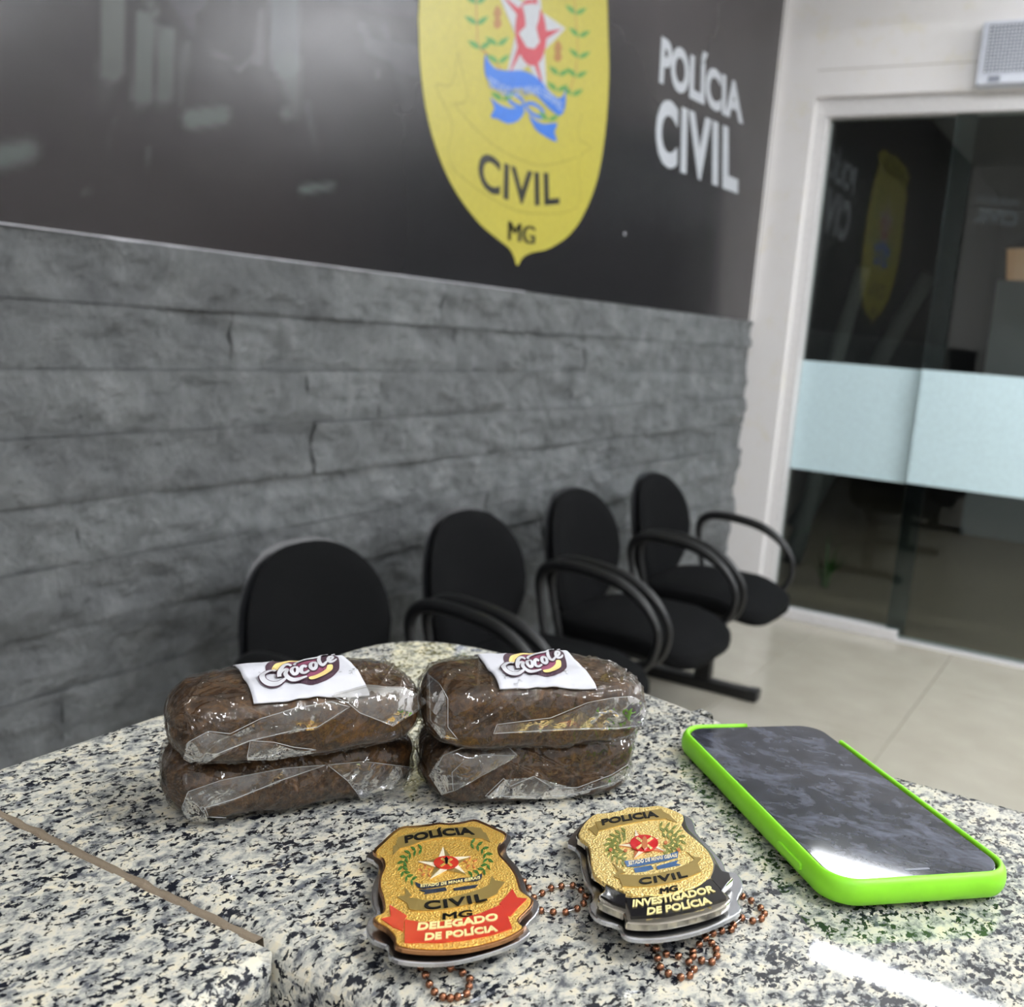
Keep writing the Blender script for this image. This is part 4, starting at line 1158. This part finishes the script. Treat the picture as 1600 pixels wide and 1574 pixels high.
bc = patch('banner', B1.all([(440, 722), (560, 742), (700, 738), (860, 700), (1000, 655), (1118, 612), (1140, 690), (1000, 745), (860, 785), (700, 815), (560, 822), (448, 812)]), PB, OLIVE, bd1, 0.0004, 0, 2)
patch('banner_end', B1.all([(412, 638), (470, 705), (436, 722), (438, 770), (350, 712), (420, 700)]), PB, OLIVE, bc, 0.0003)
patch('banner_end', B1.all([(1092, 548), (1120, 585), (1195, 598), (1132, 682), (1118, 612), (1070, 630)]), PB, OLIVE, bc, 0.0003)
lettering('lettering', 'CIVIL', B1.all([(565, 822), (1058, 748), (1040, 690), (560, 758)]), -8 / 5, PB, E_BLACKTXT, bc, 0.028, 0.0003, 0.0004, 1.12)
for dx in (-4, 0, 4): lettering('lettering', 'MG', B1.all([(710 + dx, 888), (938 + dx, 862), (935 + dx, 815), (712 + dx, 844)]), 0, PB, E_BLACKTXT, bd1, 0.0, 0.0003)
rr_ = patch('red_ribbon', B1.all([(412, 893), (540, 914), (680, 914), (850, 888), (1000, 846), (1165, 776), (1215, 860), (1250, 960), (1100, 1010), (900, 1050), (700, 1072), (410, 1072)]), PB, E_RED, bd1, 0.0004, 0, 0)
patch('ribbon_end', B1.all([(292, 775), (430, 862), (408, 895), (402, 982), (320, 950), (228, 885), (302, 868)]), PB, E_RED, rr_, 0.0003)
patch('ribbon_end', B1.all([(1252, 652), (1292, 720), (1368, 728), (1238, 862), (1215, 858), (1165, 772), (1150, 768)]), PB, E_RED, rr_, 0.0003)
lettering('lettering', 'DELEGADO', B1.all([(508, 982), (1145, 900), (1130, 848), (518, 926)]), -10 / 5, PB, E_GOLDTXT, rr_, 0.035, 0.0003, 0.0004)
lettering('lettering', 'DE POLÍCIA', B1.all([(566, 1062), (1138, 988), (1126, 942), (572, 1008)]), -5 / 5, PB, E_GOLDTXT, rr_, 0.035, 0.0003, 0.0004)
# ---------------- badge with the black ribbon
zt2 = TOP + 0.012
QB = tilt_plane(B2((700, 500)), zt2, math.radians(-62), math.radians(3.5))
QM = Plane(QB.p - QB.n * 0.0010, QB.n); QK = Plane(QB.p - QB.n * 0.0048, QB.n)
bd2 = thing('police_badge', horiz(TOP).at(*B2((720, 580))), 'gold and chrome police badge with a black INVESTIGADOR ribbon, right of the two badges', 'badge')
bk2 = [(120, 330), (175, 378), (208, 435), (215, 510), (240, 595), (285, 665), (298, 725), (270, 775), (290, 832), (350, 880), (468, 915), (500, 970), (560, 1002), (700, 1012), (900, 988), (1100, 932), (1290, 842), (1328, 800), (1302, 740), (1336, 660), (1330, 600), (1290, 552), (1222, 538), (1200, 480), (1105, 370), (1015, 275), (1000, 210), (955, 160), (800, 115), (650, 115), (500, 130), (275, 165)]
plate('backing_plate', B2, bk2, QK, 0.0016, STEEL, bd2, 0.0004)
md = [(180, 285), (245, 345), (262, 440), (288, 540), (340, 605), (372, 650), (372, 700), (330, 738), (340, 780), (430, 825), (508, 858), (522, 905), (560, 926), (750, 930), (950, 896), (1150, 838), (1242, 782), (1240, 742), (1198, 695), (1262, 625), (1262, 582), (1205, 545), (1175, 510), (1120, 415), (1010, 300), (955, 240), (935, 180), (920, 150), (800, 105), (500, 120), (290, 160)]
mp_ = [(p[0], p[1] - 28) if p[1] > 600 else (p[0], p[1]) for p in md]
plate('chrome_plate', B2, mp_, QM, 0.0026, NICKEL, bd2, 0.0005)
gd2 = [(290, 155), (400, 135), (500, 115), (540, 96), (650, 96), (740, 85), (800, 97), (920, 150), (908, 205), (935, 258), (1000, 312), (1080, 385), (1115, 440), (1132, 490), (1122, 542), (1076, 602), (1000, 650), (850, 696), (700, 707), (560, 692), (450, 655), (370, 615), (312, 570), (286, 500), (280, 420), (262, 350), (196, 280)]
plate('gold_face', B2, gd2, QB, 0.0016, PALEGOLD, bd2, 0.0003)
bn2 = patch('banner', B2.all([(312, 205), (450, 172), (600, 140), (772, 112), (812, 180), (680, 190), (500, 222), (335, 266)]), QB, OLIVE, bd2, 0.0004, 0, 0)
patch('banner_end', B2.all([(262, 248), (312, 225), (335, 266), (322, 300)]), QB, OLIVE, bn2, 0.0003)
patch('banner_end', B2.all([(785, 132), (822, 150), (880, 206), (808, 185)]), QB, OLIVE, bn2, 0.0003)
lettering('lettering', 'POLICIA', B2.all([(360, 230), (752, 172), (732, 132), (352, 192)]), 6 / 4.44, QB, E_BLACKTXT, bn2, 0.03, 0.0003, 0.0004)
st2 = star5(B2, (650, 355), [(588, 262), (752, 318), (798, 412), (580, 458), (472, 366)], QB, bd2, E_TAN, E_CREAM, 0)
patch('red_disc', B2.all(ell((650, 358), 98, 57)), QB, E_RED2, st2, 0.0003, 0.0005)
for q in ([(590, 328), (605, 318), (710, 395), (695, 405)], [(700, 318), (715, 328), (605, 405), (590, 395)]): patch('gold_tool', B2.all(q), QB, PALEGOLD, st2, 0.0002, 0.0008)
patch('gold_lantern', B2.all([(638, 330), (652, 315), (668, 332), (672, 390), (650, 412), (632, 390)]), QB, E_TAN, st2, 0.0003, 0.0009)
wr2 = patch('wreath', B2.all([(400, 400), (412, 350), (440, 310), (448, 316), (420, 355), (410, 402)]), QB, E_GREEN2, bd2, 0.0002)
wreath(B2, QB, wr2, E_GREEN2, [((560, 375), 150, 108, math.radians(105), math.radians(245), 10), ((780, 330), 125, 95, math.radians(100), math.radians(-80), 10), ((560, 370), 110, 75, math.radians(110), math.radians(235), 7), ((775, 335), 85, 60, math.radians(90), math.radians(-60), 7)], 42, 0.0)
for c in ((418, 400), (520, 405), (800, 350), (890, 400)): patch('red_berry', B2.all(ell(c, 13, 11, 10)), QB, E_TAN, wr2, 0.0003, 0.0003)
rb2 = patch('motto_ribbon', B2.all([(512, 476), (600, 468), (720, 448), (820, 430), (886, 408), (884, 450), (820, 468), (720, 488), (600, 512), (530, 514)]), QB, E_BLUE, bd2, 0.0003, 0.0001, 0)
patch('ribbon_tail', B2.all([(578, 525), (700, 505), (715, 528), (660, 545), (588, 552)]), QB, E_BLUE, rb2, 0.0003)
patch('ribbon_tail', B2.all([(735, 512), (890, 468), (872, 492), (905, 500), (800, 520), (745, 532)]), QB, E_BLUE, rb2, 0.0003)
lettering('lettering', 'ESTADO DE MINAS GERAIS', B2.all([(545, 506), (878, 448), (878, 426), (542, 482)]), 0, QB, E_CREAM, rb2, 0.015, 0.0002, 0.0004)
bc2 = patch('banner', B2.all([(468, 566), (600, 576), (720, 568), (860, 535), (1012, 472), (1048, 550), (900, 612), (720, 648), (600, 655), (500, 652)]), QB, OLIVE, bd2, 0.0004, 0, 0)
patch('banner_end', B2.all([(432, 490), (520, 555), (470, 566), (480, 600), (438, 580), (470, 545)]), QB, OLIVE, bc2, 0.0003)
patch('banner_end', B2.all([(945, 408), (985, 440), (1052, 455), (1022, 492), (1012, 472), (960, 488), (1000, 462)]), QB, OLIVE, bc2, 0.0003)
lettering('lettering', 'CIVIL', B2.all([(615, 645), (955, 588), (935, 548), (612, 600)]), -5 / 4.44, QB, E_BLACKTXT, bc2, 0.028, 0.0003, 0.0004, 1.12)
for dx in (-4, 0, 4): lettering('lettering', 'MG', B2.all([(765 + dx, 702), (884 + dx, 676), (876 + dx, 642), (764 + dx, 666)]), 0, QB, E_BLACKTXT, bd2, 0.0, 0.0003)
kr = patch('black_ribbon', B2.all([(520, 738), (640, 735), (800, 712), (960, 668), (1110, 602), (1165, 660), (1222, 735), (1000, 812), (800, 852), (560, 866)]), QM, E_BLACK, bd2, 0.0006, 0.0, 0)
patch('ribbon_end', B2.all([(382, 638), (450, 680), (520, 712), (522, 796), (430, 765), (350, 715), (380, 700)]), QM, E_BLACK, kr, 0.0005)
patch('ribbon_end', B2.all([(1145, 495), (1190, 548), (1240, 562), (1248, 600), (1190, 682), (1112, 596), (1135, 545)]), QM, E_BLACK, kr, 0.0005)
lettering('lettering', 'INVESTIGADOR', B2.all([(568, 806), (1145, 698), (1122, 654), (572, 758)]), -12 / 4.44, QM, E_GOLDTXT, kr, 0.035, 0.0003, 0.0007)
lettering('lettering', 'DE POLÍCIA', B2.all([(668, 862), (1122, 780), (1098, 736), (672, 814)]), -6 / 4.44, QM, E_GOLDTXT, kr, 0.035, 0.0003, 0.0007)

# ================================================================== BEAD CHAINS
BR = 0.00128
bead_me = None
def chain(px_runs, label):
    global bead_me
    pl_ = horiz(TOP + BR)
    runs = [[pl_.at(*p) for p in r] for r in px_runs]
    t = thing('bead_chain', (runs[0][0].x, runs[0][0].y, TOP), label, 'chain')
    V = []; F = []
    for r in runs:
        v, f = tube(r, 0.00032, 6); b0 = len(V); V += v; F += [tuple(b0 + k for k in q) for q in f]
    mk('link_wire', V, F, WIRE, t, True)
    for r in runs:
        for p in r:
            if bead_me is None:
                bm = bmesh.new(); bmesh.ops.create_uvsphere(bm, u_segments=16, v_segments=10, radius=BR)
                o = mk('bead', [], [], COPPER, t); bm.to_mesh(o.data); bm.free()
                o.data.polygons.foreach_set('use_smooth', [True] * len(o.data.polygons)); bead_me = o.data
            else:
                o = bpy.data.objects.new('bead', bead_me); COL.objects.link(o); o.parent = t
            o.location = p - t.location
c1a = B1.all([(535, 1255), (575, 1320), (605, 1390), (645, 1450), (710, 1490), (768, 1500), (825, 1490), (895, 1465), (915, 1410), (920, 1350), (865, 1300), (770, 1265)])
c1b = [(818, 1378), (826, 1388), (834, 1403), (847, 1396), (861, 1388), (877, 1385), (895, 1384), (908, 1391), (915, 1401), (912, 1412), (902, 1420), (884, 1425.6), (864.5, 1425.6), (845, 1423), (828, 1424)]
chain([c1a, c1b], 'copper ball chain of the red-ribboned badge, looping out below and to its right')
c2a = B2.all([(1300, 690), (1335, 715), (1395, 745), (1460, 795), (1487, 835), (1465, 870), (1405, 885), (1330, 865), (1272, 915), (1255, 945), (1190, 955), (1130, 972), (1075, 995), (1035, 1050), (990, 1100), (992, 1132), (1050, 1160), (1122, 1170), (1155, 1128), (1152, 1082), (1120, 1040), (1080, 1005)])
c2b = B2.all([(640, 1010), (675, 1040), (735, 1075), (745, 1145), (765, 1205), (820, 1250), (905, 1278), (968, 1265), (998, 1222), (962, 1172), (890, 1130), (805, 1115), (735, 1078)])
chain([c2a, c2b], 'copper ball chain of the black-ribboned badge, looping out below and to its right')

# ================================================================== PHONE
PC = Vector((-0.0965, 0.4595, TOP)) + horiz(TOP).at(1299, 1284) - horiz(TOP).at(1310, 1268); PA = math.radians(134.0)
PL, PW, PT = 0.1545, 0.0790, 0.0115
pd = Vector((math.cos(PA), math.sin(PA), 0)); pn = Vector((-math.sin(PA), math.cos(PA), 0))   # pd: towards the far end, pn: to the left
TIL = math.radians(0.5)
pu_ = Vector((pd.x * math.sin(TIL), pd.y * math.sin(TIL), math.cos(TIL))); pdt = pd * math.cos(TIL) - Vector((0, 0, math.sin(TIL)))
ROL = math.radians(0.6)
pn = pn * math.cos(ROL) - pu_ * math.sin(ROL); pu_ = pdt.cross(pn).normalized()
if pu_.z < 0: pu_ = -pu_
ph = thing('smartphone', PC, 'dark smudged smartphone in a lime green case, lying face up on the counter', 'phone')
ZB = 0.0018
def P3(x, y, z): return PC + pdt * x + pn * y + pu_ * (z + ZB)
def rrect(hx, hy, r, n=8):
    pts = []
    for (sx, sy, a0_) in ((1, 1, 0), (-1, 1, math.pi / 2), (-1, -1, math.pi), (1, -1, 3 * math.pi / 2)):
        for k in range(n + 1):
            a = a0_ + k * math.pi / 2 / n
            pts.append((sx * (hx - r) + r * math.cos(a), sy * (hy - r) + r * math.sin(a), math.cos(a), math.sin(a)))
    return pts
rp = rrect(PL / 2 - 0.002, PW / 2 - 0.002, 0.012)
# rim: open at the far right corner (x>0, y<0)
full = rrect(PL / 2 - 0.002, PW / 2 - 0.002, 0.012, 10)
seq = []
for i in range(len(full)):
    a = full[i]; b = full[(i + 1) % len(full)]
    m = max(1, int(math.hypot(b[0] - a[0], b[1] - a[1]) / 0.003))
    for k in range(m):
        t = k / m; nx_, ny_ = a[2] + (b[2] - a[2]) * t, a[3] + (b[3] - a[3]) * t
        q = math.hypot(nx_, ny_); seq.append((a[0] + (b[0] - a[0]) * t, a[1] + (b[1] - a[1]) * t, nx_ / q, ny_ / q))
def gap(p): return p[0] > 0.052 and p[1] < -0.001
ix = [i for i, p in enumerate(seq) if gap(p)]
k0 = [i for i in range(len(seq)) if gap(seq[i - 1]) and not gap(seq[i])][0]
path = [seq[(k0 + i) % len(seq)] for i in range(len(seq) - len(ix))]
prof = [(-0.0030, 0.0000), (-0.0010, 0.0), (0.0008, 0.0008), (0.0018, 0.0028), (0.0021, 0.0055), (0.0016, 0.0086), (0.0004, 0.0104), (-0.0006, 0.0106), (-0.0013, 0.0100), (-0.0013, 0.0088), (-0.0014, 0.0015), (-0.0030, 0.0012)]
V = []; F = []; m = len(prof)
for (x, y, nx_, ny_) in path:
    for d, z in prof: V.append(P3(x + nx_ * d, y + ny_ * d, z))
for i in range(len(path) - 1):
    for k in range(m): F.append((i * m + k, i * m + (k + 1) % m, (i + 1) * m + (k + 1) % m, (i + 1) * m + k))
F.append(tuple(range(m))); F.append(tuple((len(path) - 1) * m + k for k in range(m))[::-1])
case = mk('case', V, F, CASE, ph, True)
prism('case_back', [P3(x * 0.985, y * 0.975, 0.0014) for x, y, _, _ in rp], pu_, 0.0014, CASE, case)
bm = bmesh.new()
prism('phone_body', [P3(x, y, 0.0093) for x, y, _, _ in rrect(PL / 2 - 0.0034, PW / 2 - 0.0034, 0.0115)], pu_, 0.0078, BLACKG, ph, 0.0008, False)
scr = prism('screen', [P3(x, y, 0.0096) for x, y, _, _ in rrect(PL / 2 - 0.0040, PW / 2 - 0.0040, 0.0110)], pu_, 0.0004, SCREEN, ph, 0.0002)
prism('speaker_slot', [P3(-PL / 2 + 0.0085 + x, y, 0.00972) for x, y, _, _ in rrect(0.0007, 0.0052, 0.0006, 4)], pu_, 0.0001, GREYP, scr)
V = []
lo = [(-0.046 + x, PW / 2 + 0.0002, 0.0052 + y) for x, y, _, _ in rrect(0.0095, 0.0016, 0.0014, 4)]
prism('volume_button', [P3(x, y + 0.0007, z) for x, y, z in lo], pn, 0.0012, CASE, case, 0.0003)
